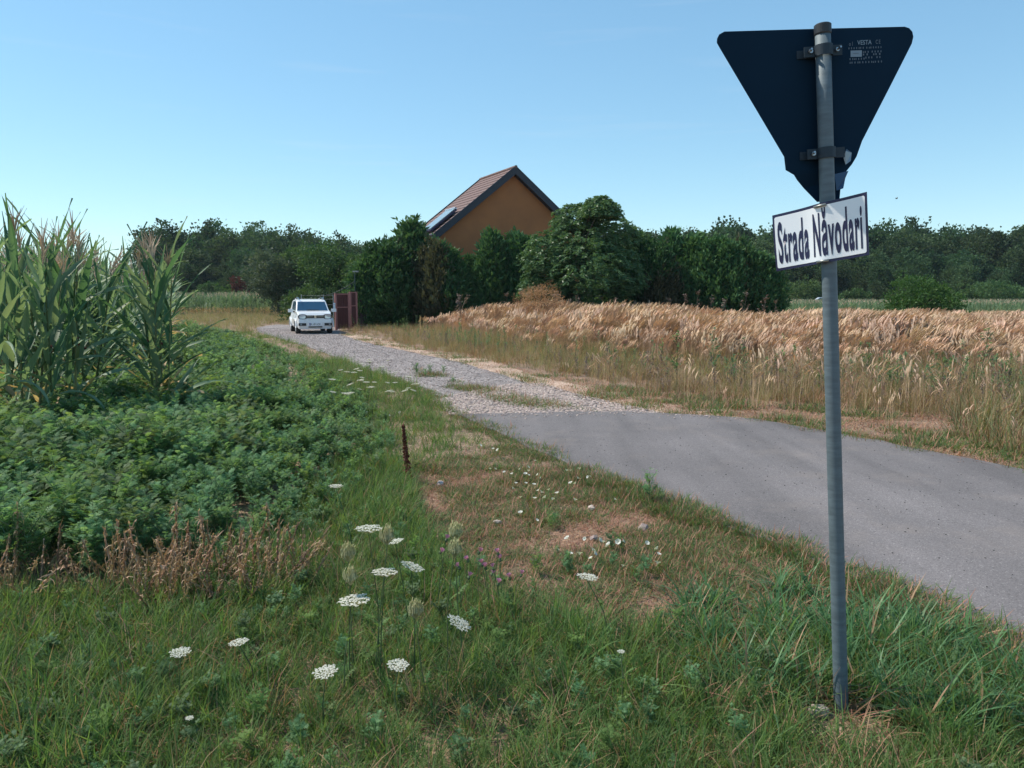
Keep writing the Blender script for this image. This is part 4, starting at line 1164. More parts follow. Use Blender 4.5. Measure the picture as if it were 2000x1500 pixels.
def joined(name, parts, mats):
    bm = bmesh.new(); lay = None
    V = []; F = []; MI = []; VA = []
    for me, nm, lo, ro, s in parts:
        T = Matrix.LocRotScale(Vector(lo), Euler(ro), Vector(s)); i0 = len(V)
        V.extend([tuple(T @ v.co) for v in me.vertices]); mi = mats.index(me.materials[0]); va = random.random()
        for p in me.polygons: F.append(tuple(i0 + k for k in p.vertices)); MI.append(mi); VA.append(va)
    me = bpy.data.meshes.new(name); me.from_pydata(V, [], F)
    for m in mats: me.materials.append(m)
    me.polygons.foreach_set('material_index', MI); me.polygons.foreach_set('use_smooth', [True] * len(F))
    a = me.attributes.new('var', 'FLOAT', 'FACE'); a.data.foreach_set('value', VA); bm.free()
    return me
cmats = [M['corn'], M['corn_dry'], M['corn_stalk'], M['tassel']]
CJ = [joined('corn_plant', corn_parts(300 + i, 2.35, False), cmats) for i in range(5)]
rc = random.Random(5)
# the clump at the field corner, standing forward of the rest
for k, (px, Y, h) in enumerate(((300, 9.3, 2.2), (312, 9.45, 2.25), (292, 9.5, 2.1), (324, 9.6, 2.1), (306, 9.75, 2.3), (284, 9.8, 1.9))):
    corn_plant((px - 1000) / FOC * Y, Y, h, 50 + k, ('tall corn plant at the front corner of the field, its lowest leaves dried', 'corn plant at the corner clump with upright leaves and pale tassel', 'left plant of the corner corn clump', 'right plant of the corner corn clump with leaves reaching over the weeds', 'tallest tasselled corn plant of the corner clump', 'short corn plant in the gap left of the corner clump')[k], (rc.gauss(0, .03), rc.gauss(.05, .04)))
# the near stand at the left edge of the picture
CORD = dict(zip((5, 0, 10, 6, 1, 14, 11, 2, 7, 13, 3, 8, 15, 4, 9, 12), ('leftmost', 'second', 'third', 'fourth', 'fifth', 'sixth', 'seventh', 'eighth', 'ninth', 'tenth', 'eleventh', 'twelfth', 'thirteenth', 'fourteenth', 'fifteenth', 'rightmost')))
k = 0
for (px, Y) in ((-30, 7.8), (18, 7.95), (58, 8.15), (92, 8.3), (128, 8.5), (-70, 8.3), (5, 8.7), (70, 8.8), (104, 9.1), (140, 9.0), (-20, 9.2), (40, 9.4), (146, 9.4), (88, 9.5), (32, 8.3), (110, 8.6)):
    corn_plant((px - 1000) / FOC * Y + rc.gauss(0, .04), Y + rc.gauss(0, .06), rc.uniform(2.0, 2.42), 70 + k, CORD[k] + ' corn plant from the left in the stand at the left edge', (rc.gauss(0, .07), rc.gauss(.10, .09)))
    k += 1
# second rank, partly hidden: whole plants
edge = [Vector((-5.9, 11.2)), Vector((-13.0, 29.4))]
spots = []
for i in range(30):
    t = (i + rc.random() * .5) / 30; p = edge[0].lerp(edge[1], t)
    spots.append((p.x + rc.gauss(-.1, .1), p.y, rc.uniform(2.0, 2.3)))
for i in range(24):
    Y = rc.uniform(10.8, 15); px = rc.uniform(-120, 190); spots.append(((px - 1000) / FOC * Y, Y, rc.uniform(1.95, 2.3)))
for x, y, h in spots:
    o = inst(rc.choice(CJ), 'corn_plant', None, (x, y, 0), (rc.gauss(0, .04), rc.gauss(.07, .05), rc.uniform(0, 6.28)), h / 2.35)
    tag(o, 'corn plant in the rows behind the front of the field', 'corn plant', 'corn plants of the rows behind')
# the rest of the near field, and the fields far off
fp = []
for i in range(900):
    Y = rc.uniform(12, 34); e = -5.9 - (Y - 10) * 7.2 / 18.5
    x = rc.uniform(-Y * .75 - 1.5, e - .3)
    if x < e: fp.append((x, Y, 0))
FP = np.array(fp)
scatter('cornfield', CJ, FP, RNG.uniform(0, 6.28, len(FP)), RNG.uniform(.85, 1.0, len(FP)), 'dense cornfield behind the front rows at left', 'cornfield')
n = 1500
Y = RNG.uniform(64, 84, n); FP = np.stack([RNG.uniform(-46, -20.5, n) * Y / 70, Y, np.zeros(n)], 1)
scatter('far_cornfield', CJ, FP, RNG.uniform(0, 6.28, n), RNG.uniform(.62, .8, n), 'pale far strip of corn left of the car, before the wood', 'cornfield')
n = 4200
Y = RNG.uniform(58, 100, n); FP = np.stack([RNG.uniform(17, 66, n) * Y / 70, Y, np.zeros(n)], 1)
scatter('far_maize_strip', CJ, FP, RNG.uniform(0, 6.28, n), RNG.uniform(.42, .52, n), 'far strip of corn behind the golden grass at right', 'cornfield')

# ------------------------------------------------------------------ ground cover
def z0(P): return P
# weeds (ragweed) on the left
M['weed_light'] = leaf_mat('weed_light', (.10, .19, .06), (.19, .29, .10), trans=.42, rough=.6, spec=.1)
M['weed_grey'] = leaf_mat('weed_grey', (.09, .15, .075), (.16, .22, .12), trans=.35, rough=.6, spec=.1)
RAG = [ragweed('ragweed', 200 + i, .48, 9) for i in range(4)]
RAGX = RAG + [ragweed('ragweed', 206, .5, 7, 'weed_light', (2, 3)), ragweed('ragweed', 207, .5, 8, 'weed_grey', (5, 6)), ragweed('ragweed', 208, .55, 6, 'weed_light', (4, 5))]
WEED = poly_world([(-400, 1150), (150, 1165), (420, 1130), (570, 1090), (640, 1040), (700, 990), (750, 930), (770, 880), (755, 830), (725, 790), (690, 760), (640, 725), (575, 695), (500, 668), (455, 652), (380, 640), (-400, 640)])
WEED_EDGE = poly_world([(570, 1090), (640, 1040), (700, 990), (750, 930), (770, 880), (755, 830), (725, 790), (690, 760), (640, 725), (575, 695), (500, 668), (455, 652)])
P = np.concatenate([frustum_points(5600, 4.3, 12, 1.0), frustum_points(8000, 12, 34, .5)])
P = P[inside(P, WEED)]
ed = dist_poly(P, WEED_EDGE)
e_line = -4.9 - (P[:, 1] - 10) * 7.2 / 18.5
keep = ~((P[:, 0] < e_line - 1.2) & (P[:, 1] > 10.5))
P = P[keep]; ed = ed[keep]
sz = np.clip(.3 + ed * .38, .3, 1.0) * RNG.uniform(.75, 1.2, len(P)) * (.82 + .36 * vnoise(P[:, 0], P[:, 1], .9))
scatter('ragweed_cover', RAGX, P, RNG.uniform(0, 6.28, len(P)), sz * 1.1, 'dense green ragweed covering the ground before the corn', 'weeds', idx=np.where(RNG.random(len(P)) < .72, RNG.integers(0, 4, len(P)), RNG.integers(4, 7, len(P))), tilt=RNG.normal(0, .1, (len(P), 2)))

# verge grasses
GR = [tuft('grass', [M['grass'], M['straw']], 34, .17, .005, .085, (.3, 1.3), 3, .12, 400 + i) for i in range(4)]
GL = [tuft('grass_low', [M['grass_low'], M['thatch']], 34, .085, .005, .1, (.5, 1.6), 2, .18, 410 + i) for i in range(3)]
GD = [tuft('thatch', [M['thatch'], M['straw']], 30, .07, .004, .1, (.9, 1.7), 2, .35, 420 + i) for i in range(3)]
GS = [tuft('straw', [M['straw'], M['thatch']], 16, .2, .004, .07, (.3, 1.2), 3, .3, 430 + i) for i in range(3)]
GW = [tuft('broad_grass', [M['grass_wide'], M['straw']], 11, .30, .014, .05, (.5, 1.7), 5, .06, 440 + i) for i in range(4)]
DRY = [poly_world(p) for p in ([(800, 930), (900, 925), (1010, 955), (1100, 975), (1180, 985), (1210, 1010), (1120, 1030), (1050, 1010), (1010, 1050), (1090, 1085), (1000, 1140), (900, 1110), (850, 1040), (810, 990)],
       [(1040, 1045), (1150, 1020), (1280, 1030), (1290, 1055), (1180, 1080), (1070, 1085)], [(1280, 1130), (1400, 1115), (1440, 1150), (1380, 1190), (1290, 1185)],
       [(1000, 880), (1080, 905), (1120, 925), (1060, 930), (980, 900)], [(1120, 975), (1190, 970), (1200, 1005), (1130, 1010)], [(1060, 1120), (1200, 1140), (1300, 1200), (1200, 1260), (1100, 1200)])]
EXT = poly_world([(790, 930), (900, 880), (1000, 868), (1200, 958), (1350, 1015), (1560, 1105), (1600, 1180), (1440, 1235), (1300, 1260), (1150, 1230), (960, 1160), (850, 1070), (800, 1000)])
def dryness(P):
    d = np.zeros(len(P))
    for pl in DRY: d = np.maximum(d, inside(P, pl).astype(float))
    return d
verge = lambda P: left_of_road(P) & ~inside(P, ROAD) & ~inside(P, TRACK)
def weedmask(P): return inside(P, WEED) & (dist_poly(P, WEED_EDGE) > .5)
P = np.concatenate([frustum_points(20000, 2.2, 7.5, 1.0), frustum_points(15000, 7.5, 20, .6), frustum_points(6000, 20, 36, .4)])
P = P[verge(P)]; P = P[~weedmask(P)]
dr = dryness(P); nz = vnoise(P[:, 0], P[:, 1], .55); nz2 = vnoise(P[:, 0] + 40, P[:, 1], .22)
dE = dist_poly(P, ROAD_A.tolist(), True)
r = RNG.random(len(P))
ext = inside(P, EXT)
bare = ((dr > 0) & (vnoise(P[:, 0] + 3, P[:, 1], .3) < .52)) | (ext & (nz * .65 + nz2 * .35 > .66))
isl = vnoise(P[:, 0] + 11, P[:, 1] + 5, .35)
low = ~bare & (ext | ((dE < 1.1) & (P[:, 1] > 3.6) & (P[:, 1] < 7.5)) | ((dE < .35) & (P[:, 1] > 3.6)))
sel_g = ~bare & ~low & (r < .8)
pole_d = np.hypot(P[:, 0] - SIGN_BASE.x, P[:, 1] - SIGN_BASE.y + .12)
sel_g &= pole_d > .22
sel_gl = (low & (r < .92)) | (bare & (isl > .6) & (r < .6)) | ((pole_d < .25) & (r < .5))
sel_d = (bare & (r < .9)) | (ext & (r > .8)) | (~bare & (r > .86))
G = P[sel_g]; gE = np.clip(.45 + dE[sel_g] * .7, .5, 1); near = np.clip((G[:, 1] - 2.2) / 3, 0, 1)
mid = np.clip((G[:, 1] - 7) / 6, 0, 1)
scatter('verge_grass', GR, G, RNG.uniform(0, 6.28, len(G)), RNG.uniform(.6, 1.25, len(G)) * (.8 + .6 * vnoise(G[:, 0], G[:, 1], .8)) * (1 + .3 * mid) * gE * .9, 'rough green grass on the verge in the foreground', 'grass', tilt=RNG.normal(0, .28, (len(G), 2)))
G = P[sel_gl]
scatter('creeping_grass', GL, G, RNG.uniform(0, 6.28, len(G)), RNG.uniform(.6, 1.3, len(G)) * (1 + .5 * np.clip((G[:, 1] - 6) / 6, 0, 1)), 'low creeping green grass along the asphalt edge', 'grass')
G = P[sel_d]
scatter('dry_thatch', GD, G, RNG.uniform(0, 6.28, len(G)), RNG.uniform(.7, 1.4, len(G)), 'reddish dry thatch in the bare patches of the verge', 'dry grass')
k = ~bare & (r > .80) & (r < .865) & ~low; G = P[k]
scatter('straw_stems', GS, G, RNG.uniform(0, 6.28, len(G)), RNG.uniform(.6, 1.2, len(G)), 'pale dry straw scattered through the verge grass', 'dry grass', tilt=RNG.normal(0, .35, (len(G), 2)))
# broad bladed grass by the post
BG = poly_world([(1330, 1160), (1500, 1150), (1640, 1180), (1800, 1230), (1960, 1290), (2100, 1380), (2050, 1460), (1750, 1440), (1560, 1420), (1400, 1350), (1330, 1260)])
P = frustum_points(6000, 2.4, 5, 1.0); P = P[inside(P, BG)]
P = P[(vnoise(P[:, 0], P[:, 1], .3) > .35) & (np.hypot(P[:, 0] - SIGN_BASE.x, P[:, 1] - SIGN_BASE.y + .1) > .2)]
scatter('broad_grass', GW, P, RNG.uniform(0, 6.28, len(P)), RNG.uniform(.45, 1.0, len(P)), 'broad bladed green grass round the foot of the signpost', 'grass', tilt=RNG.normal(0, .12, (len(P), 2)))
# small herbs in the near grass
P = frustum_points(2200, 2.3, 6.5, .8); P = P[verge(P)]; P = P[~weedmask(P) & (dryness(P) < .5)]; P = P[(RNG.random(len(P)) < .25 + .5 * vnoise(P[:, 0], P[:, 1], .6)) & (dist_poly(P, ROAD, True) > 1.0) & (np.hypot(P[:, 0] - SIGN_BASE.x, P[:, 1] - SIGN_BASE.y + .15) > .45)]
scatter('verge_herbs', RAGX, P, RNG.uniform(0, 6.28, len(P)), RNG.uniform(.15, .34, len(P)), 'small leafy herbs among the foreground grass', 'weeds', tilt=RNG.normal(0, .2, (len(P), 2)))
# grass along and in the middle of the gravel track
TC = poly_world([(812, 722), (850, 728), (900, 745), (960, 760), (1040, 778), (1120, 796), (1180, 806), (1060, 803), (960, 782), (880, 758), (820, 740)])
P = frustum_points(90000, 9.5, 24, 0); P = P[inside(P, TC)]; P = P[RNG.random(len(P)) < np.clip(vnoise(P[:, 0], P[:, 1], .5) * 1.8 - .55, 0, .6)]
scatter('track_middle_grass', GL, P, RNG.uniform(0, 6.28, len(P)), RNG.uniform(.8, 1.9, len(P)), 'low green strip growing in the middle of the gravel track', 'grass')
for i, (px, py, s) in enumerate(((832, 735, .62), (850, 737, .42), (905, 752, .34), (1268, 985, .34))):
    g0 = ground(px, py)
    if i == 3:
        o = inst(RAG[1], 'roadside_weed', None, g0, (0, 0, 1), .62); tag(o, 'single green weed at the asphalt edge', 'weed')
    else:
        for q in range(3 if i == 0 else 1):
            o = inst(RAG[(i + q) % 4], 'track_weed', None, g0 + Vector((q * .28 - .2, .1 * q, 0)), (0, 0, q * 2 + i), s * (1 - .12 * q))
            tag(o, (('largest leafy weed', 'middle weed', 'right hand weed')[q] + ' of the clump at the head of the track strip', 'smaller weed just right of the clump on the track strip', 'lone weed further along the track middle strip')[i], 'weed', 'weeds on the gravel track')
# loose stones
ST = [stone_mesh('stone', M['stone'], 500 + i) for i in range(5)]; SG = [stone_mesh('stone_grey', M['stone_grey'], 510 + i) for i in range(4)]; SPB = [stone_mesh('pebble', M['pebble'], 520 + i) for i in range(5)]
NEARG = poly_world([(880, 812), (845, 785), (900, 770), (990, 752), (1060, 750), (1120, 770), (1200, 788), (1310, 811), (1200, 808)])
P = frustum_points(120000, 9, 16, 0); P = P[inside(P, NEARG)]; P = P[RNG.random(len(P)) < .8]; P[:, 2] = .015
scatter('loose_stones', ST, P, RNG.uniform(0, 6.28, len(P)), RNG.uniform(.02, .055, len(P)), 'loose pale stones where the gravel meets the asphalt', 'gravel')
P = frustum_points(70000, 11, 40, 0); P = P[inside(P, TRACK)]; P[:, 2] = .014
scatter('grey_stones', SG, P, RNG.uniform(0, 6.28, len(P)), RNG.uniform(.025, .055, len(P)), 'grey loose stones of the gravel track', 'gravel')
P = frustum_points(2600, 3, 12, .5); P = P[inside(P, ROAD)]; P[:, 2] = .03
scatter('road_grit', SPB, P, RNG.uniform(0, 6.28, len(P)), RNG.uniform(.005, .014, len(P)), 'scattered grit and specks on the asphalt', 'grit')
# ------------------------------------------------------------------ right-hand field
SEDGE = [tuft('sedge', [M['sedge'], M['straw']], 26, .42, .007, .16, (.2, .9), 3, .35, 450 + i) for i in range(4)]
PL = [plume_clump('plume', 460 + i, 26, 1.32, .34) for i in range(5)]
DW = [twiggy('dry_weed', [M['deadweed'], M['deadweed']], 470 + i, 1.0, 12) for i in range(3)]
GWD = [twiggy('green_weed', [M['weedstem'], M['ragweed']], 480 + i, 1.0, 16) for i in range(3)]
RIGHT = poly_world([(668, 650)] + TR_R[1:] + ROAD_R[3:]) + [(40, 8), (60, 45), (-9, 44)]
EDGE_R = poly_world(TR_R[1:] + ROAD_R[3:])
GOLD_FRONT = [(-4.5, 36), (-2.9, 31), (-.6, 24), (1.8, 19.5), (4.2, 17), (6.6, 16), (10, 15.5), (16, 15), (30, 15)]
GOLD = GOLD_FRONT + [(60, 40), (25, 46), (12, 40), (-3, 39.5)]
P = np.concatenate([frustum_points(12000, 6, 14, 2.5), frustum_points(16000, 14, 30, 1), frustum_points(9000, 30, 44, .5)])
P = P[inside(P, RIGHT) & ~inside(P, ROAD) & ~inside(P, TRACK)]
de = dist_poly(P, EDGE_R); dg = dist_poly(P, GOLD_FRONT); ing = inside(P, GOLD); nz = vnoise(P[:, 0], P[:, 1], 1.1); nz2 = vnoise(P[:, 0] + 9, P[:, 1] + 70, .5); r = RNG.random(len(P))
depth_r = de / (de + np.where(ing, 0, dg) + 1e-6)          # 0 at the road, 1 at the golden front
edge = (~ing) & (depth_r < .3)
midz = ((~ing) & ~edge) | (ing & (dg < 3.0) & (RNG.random(len(P)) < .6))
k = edge & (nz2 > .47) & (r < .9); G = P[k]
scatter('roadside_grass', GL, G, RNG.uniform(0, 6.28, len(G)), RNG.uniform(1.0, 2.3, len(G)), 'low green grass along the far side of the road', 'grass')
k = (edge & (nz2 <= .52)) | (midz & (r < .3)); G = P[k]
scatter('roadside_thatch', GD, G, RNG.uniform(0, 6.28, len(G)), RNG.uniform(1.2, 2.6, len(G)), 'tan dry thatch between the road and the tall grass', 'dry grass')
k = midz & (r > .25) & (r < .85); G = P[k]; dr_ = depth_r[k]
scatter('pale_green_grass', SEDGE, G, RNG.uniform(0, 6.28, len(G)), RNG.uniform(.5, 1.0, len(G)) * (.35 + .95 * dr_), 'pale green half dry grass before the golden grass', 'grass', tilt=RNG.normal(0, .12, (len(G), 2)))
k = midz & (r > .7) & (nz > .3); G = P[k]
scatter('straw_tufts', GS, G, RNG.uniform(0, 6.28, len(G)), RNG.uniform(1.0, 2.2, len(G)), 'dry straw tufts between the road and golden grass', 'dry grass', tilt=RNG.normal(0, .25, (len(G), 2)))
k = midz & (r > .93) & (depth_r > .45); G = P[k]
scatter('thin_weeds', GWD, G, RNG.uniform(0, 6.28, len(G)), RNG.uniform(.3, .75, len(G)), 'thin dark weeds standing before the golden grass', 'weeds', tilt=RNG.normal(0, .1, (len(G), 2)))
P = np.concatenate([frustum_points(6500, 11, 24, 2), frustum_points(9000, 24, 46, 1)])
P = P[inside(P, GOLD)]; dg = dist_poly(P, GOLD_FRONT); P = P[(RNG.random(len(P)) < np.clip(.06 + dg * .22, 0, .9))]
dg = dist_poly(P, GOLD_FRONT)
rsc = np.clip(.55 + dg * .11, 0, 1) * np.clip(1.03 - .019 * P[:, 0], .68, 1)
scatter('golden_reed_grass', PL, P, RNG.normal(0, .8, len(P)), RNG.uniform(.72, 1.1, len(P)) * (.74 + .5 * vnoise(P[:, 0], P[:, 1], 2.6)) * rsc, 'tall golden plumed grass bending to the right in a wide band', 'grass', tilt=RNG.normal(0, .05, (len(P), 2)))
# open ground beyond
P = np.concatenate([frustum_points(9000, 34, 66, 2)]); P = P[~inside(P, RIGHT) & ~inside(P, GOLD) & ~inside(P, TRACK)]
P = P[(P[:, 0] < -7.5) | (P[:, 0] > 12)]
scatter('meadow_grass', SEDGE, P, RNG.uniform(0, 6.28, len(P)), RNG.uniform(.7, 1.3, len(P)), 'mixed green and straw meadow grass beyond the car', 'grass')
# ------------------------------------------------------------------ single plants and flowers of the verge
# wild carrot: stem with branches, a flat white umbel or a closed green head
def umbel_mesh(seed, closed=False):
    random.seed(seed); mb = MB()
    n = 46
    for i in range(n):
        r = math.sqrt((i + .5) / n); a = i * 2.39996
        if closed:
            rr = .30 * r; p = Vector((rr * math.cos(a), rr * math.sin(a), .62 - .12 * r * r)); b = Vector((0, 0, 0))
            m_ = Vector((.34 * math.cos(a) * (r ** .5), .34 * math.sin(a) * (r ** .5), .3 + random.gauss(0, .04)))
            p = p + Vector((random.gauss(0, .04), random.gauss(0, .04), random.gauss(0, .06)))
            mb.tube([b, m_, p], [.012, .022, .014], 4, 1)
            for k in range(3):
                d = Vector((random.gauss(0, .5) - .3 * math.cos(a), random.gauss(0, .5) - .3 * math.sin(a), 1)).normalized() * .13
                s_ = d.cross(Vector((1, .4, 0))).normalized() * .03
                mb.face([p - s_, p + s_, p + d], 1)
        else:
            p = Vector((.46 * r * math.cos(a), .46 * r * math.sin(a), .20 - .05 * r * r + random.gauss(0, .014)))
            mb.tube([Vector((0, 0, 0)), p * .5 + Vector((0, 0, -.03)), p], [.008, .006, .006], 3, 1, cap=False)
            for k in range(9):
                q = p + Vector((random.gauss(0, .032), random.gauss(0, .032), random.uniform(0, .025)))
                az = random.uniform(0, 6.28); s_ = .03
                mb.face([q + Vector((s_ * math.cos(az + j * 1.5708), s_ * math.sin(az + j * 1.5708), random.gauss(0, .008))) for j in range(4)], 0)
    if not closed:
        for k in range(9):
            a = k * .7; d = Vector((math.cos(a), math.sin(a), -.12)) * .22; s_ = Vector((-d.y, d.x, 0)) * .08
            mb.face([s_ * .3, d + s_ * .1, d - s_ * .1, -s_ * .3], 1)
    return mb.mesh('flower_head', [M['white_petal'], M['green_umbel']])
UM = [umbel_mesh(600 + i) for i in range(3)]; UC = [umbel_mesh(610 + i, True) for i in range(2)]
def carrot(px, py, Y, dia, label, closed=False, tilt=(0, 0), group='wild carrots of the verge', parts=True):
    h = at_y(px, py, Y); rd = random.Random(int(px * 7 + py))
    bx, by = h.x + rd.gauss(0, .05), h.y + rd.uniform(.0, .1)
    root = empty('wild_carrot', (bx, by, 0))
    top = Vector((h.x - bx, h.y - by, h.z - .17 * dia))
    st = MB(); mid = Vector((top.x * .35 + rd.gauss(0, .01), top.y * .35, top.z * .5))
    st.tube([(0, 0, 0), mid, top], [.0032, .0026, .0018], 5)
    s = st.build('stem', M['weedstem'], root)
    if parts:
        for k in range(3):
            l = MB(); t = rd.uniform(.15, .7); b = Vector((0, 0, 0)).lerp(mid, t * 2) if t < .5 else mid.lerp(top, t * 2 - 1); az = rd.uniform(0, 6.28)
            random.seed(int(px) + k); frond(l, b, (math.cos(az), math.sin(az), .9), (0, 0, 1), .07, 5, 0, .3); l.build('leaf', M['grass'], root)
    inst(rd.choice(UC if closed else UM), 'flower_head', root, top, (-tilt[0] * .35, tilt[1], 0), (dia * 1.1, dia, dia * (1.3 if closed else 1)))
    tag(root, label, 'wild carrot', group)
OPEN = [(720, 1032, 3.2, .112, 'wild carrot with the highest open white umbel, seen edge on', (0, 0)),
        (772, 1057, 3.7, .085, 'small open white umbel right of the highest wild carrot', (0, -.2)),
        (751, 1117, 3.1, .105, 'open white umbel in the middle of the wild carrot group', (0, 0)),
        (803, 1106, 3.2, .10, 'open white umbel tilted to the right, right of the middle one', (.1, .35)),
        (692, 1172, 3.0, .125, 'largest open white umbel at the left of the wild carrot group', (-.15, -.08)),
        (893, 1215, 2.95, .10, 'white umbel tilted steeply right, at the right of the group', (-.2, .5)),
        (656, 949, 4.6, .08, 'lone white umbel higher up among the weeds', (-.1, 0)),
        (1147, 1126, 3.6, .10, 'lone white umbel over the reddish dry patch', (0, .12)),
        (352, 1273, 3.0, .08, 'white umbel low in the grass at far left', (-.35, 0)),
        (467, 1254, 3.1, .08, 'white umbel seen edge on at left, right of the lowest left one', (.0, -.15)),
        (636, 1311, 2.8, .09, 'lowest white umbel, tilted towards us, left of its pair', (-.5, -.1)),
        (777, 1298, 2.85, .08, 'lowest white umbel, tilted towards us, right of its pair', (-.5, .1)),
        (370, 1402, 2.7, .03, 'tiny white umbel in the bottom left grass', (-.3, 0)),
        (1213, 1272, 3.0, .03, 'tiny white umbel in the grass left of the signpost', (-.3, 0))]
for px, py, Y, dia, lb, tl in OPEN: carrot(px, py, Y, dia, lb, False, tl)
for px, py, Y, dia, lb in ((680, 1090, 3.1, .085, 'upper left closed green seed head of wild carrot'), (684, 1136, 3.05, .085, 'closed seed head just above the largest white umbel'),
        (756, 1058, 3.15, .09, 'closed seed head in front of the small white umbel'), (890, 1048, 3.3, .085, 'upper of two closed seed heads on one line at right'),
        (889, 1082, 3.2, .085, 'lower of two closed seed heads at right'), (812, 1202, 2.95, .085, 'lowest closed seed head of wild carrot, mid foreground')):
    carrot(px, py, Y, dia, lb, True)
rf = random.Random(12)
for i in range(34):
    px = rf.uniform(625, 815); py = 700 + rf.random() * 70 + max(0, 720 - px) * .05
    if px > 760: py = 725 + rf.random() * 40
    Y = 1.35 * FOC / (py - 577)
    carrot(px, py, Y, rf.uniform(.07, .13), 'small white umbel among the flowers beside the gravel track', False, (rf.gauss(-.1, .15), rf.gauss(0, .2)), 'white umbels beside the gravel track', False)
# bindweed: small white funnel flowers in the bare patches
random.seed(3); bw = MB()
for k in range(6):
    a = k * math.pi / 3; b = a + math.pi / 3
    bw.face([(0, 0, 0), (.55 * math.cos(a) * .45, .55 * math.sin(a) * .45, .28), (.55 * math.cos((a + b) / 2) * .5, .55 * math.sin((a + b) / 2) * .5, .30), (.55 * math.cos(b) * .45, .55 * math.sin(b) * .45, .28)], 0)
    bw.face([(.25 * math.cos(a), .25 * math.sin(a), .28), (.5 * math.cos(a), .5 * math.sin(a), .40), (.5 * math.cos(b), .5 * math.sin(b), .40), (.25 * math.cos(b), .25 * math.sin(b), .28)], 0)
BW = bw.mesh('bindweed_flower', [M['white_petal']])
FL = [(957, 917), (967, 917), (1031, 913), (1045, 901), (1016, 917), (1008, 945), (1027, 945), (1043, 948), (1001, 955), (1032, 921), (1032, 929), (1026, 927), (1051, 928), (1054, 934), (1106, 920), (1114, 920), (1131, 917), (1128, 935), (1115, 945), (1124, 945), (1149, 932), (1152, 931), (1052, 959), (1057, 963), (1072, 958), (1088, 965), (1044, 975), (1017, 973), (1065, 973), (1079, 976), (1017, 1003), (1048, 1017), (1200, 976), (1109, 1053), (1143, 1053), (1170, 1056), (1178, 1060), (1208, 1059), (1216, 1058), (1186, 1068), (1190, 1065), (1157, 1076), (1160, 1082), (1114, 1083), (1132, 1084), (1090, 1075), (1263, 1062), (1286, 1084), (1284, 1073), (1216, 1107), (1284, 1102), (1155, 1092), (963, 878), (973, 880), (912, 872), (938, 871), (1122, 978), (1000, 927), (985, 923), (700, 800), (716, 806), (728, 798), (690, 812), (742, 806), (760, 812), (655, 798), (668, 812), (780, 806)]
for px, py in FL:
    g0 = ground(px, py, .085); o = inst(BW, 'bindweed_flower', None, g0, (rf.gauss(.55, .35), rf.gauss(0, .35), rf.uniform(0, 6)), rf.uniform(.026, .042))
    tag(o, 'tiny white bindweed flower in the short grass near the asphalt edge' if py > 860 else 'tiny white bindweed flower in the grass left of the track', 'flower', 'bindweed flowers in the short grass' if py > 860 else 'bindweed flowers left of the track')
# pink knapweed heads
random.seed(4); pk = MB()
for k in range(22):
    a = random.uniform(0, 6.28); d = Vector((math.cos(a) * random.uniform(.2, .9), math.sin(a) * random.uniform(.2, .9), 1)).normalized() * .5; s_ = d.cross(Vector((.2, .1, 1))).normalized() * .06
    pk.face([s_ * .3, d + s_, d * 1.08, d - s_], 0)
pk.tube([(0, 0, -.35), (0, 0, -.15), (0, 0, .08)], [.06, .2, .14], 6, 1)
PK = pk.mesh('flower_head', [M['pink_petal'], M['weedstem']])
for px, py in ((936, 1078), (972, 1080), (976, 1092), (913, 1094), (941, 1101), (948, 1108), (963, 1109), (961, 1120), (896, 1108), (916, 1126), (995, 1128), (1018, 1122), (973, 1139), (959, 1170), (861, 1078), (872, 1053)):
    Y = 4.0 + rf.uniform(-.25, .25); h = at_y(px, py, Y); root = empty('knapweed', (h.x + rf.gauss(0, .03), Y + .05, 0))
    t = h - root.location; m = MB(); m.tube([(0, 0, 0), (t.x * .4, t.y * .4, t.z * .5), t], [.0025, .002, .0016], 4); m.build('stem', M['weedstem'], root)
    inst(PK, 'flower_head', root, t, (rf.gauss(0, .3), rf.gauss(0, .3), 0), .05)
    tag(root, 'pink thistle like flower on a thin stem above the dry patch', 'flower', 'pink flowers of the verge')
# dock: rusty brown seed spike
def dock():
    g0 = ground(797, 945); root = empty('dock_plant', g0); rd = random.Random(2)
    m = MB(); m.tube([(0, 0, 0), (-.01, 0, .3), (-.035, 0, .56)], [.006, .005, .002], 5); m.build('stem', M['brown'], root)
    m = MB(); random.seed(8)
    for i in range(330):
        t = random.random(); z = .06 + .48 * t; r = (.03 * (1 - t) + .008) * math.sqrt(random.random()); a = random.uniform(0, 6.28)
        c = Vector((-.035 * t + r * math.cos(a), r * math.sin(a), z)); d = Vector((random.gauss(0, 1), random.gauss(0, 1), random.gauss(0, 1))).normalized() * .013; e = d.cross(Vector((.3, 1, .2))).normalized() * .010
        m.face([c - d, c + e, c + d, c - e])
    m.build('seed_spike', M['brown'], root)
    tag(root, 'rusty brown dock seed spike standing at the weed edge', 'dock plant')
dock()
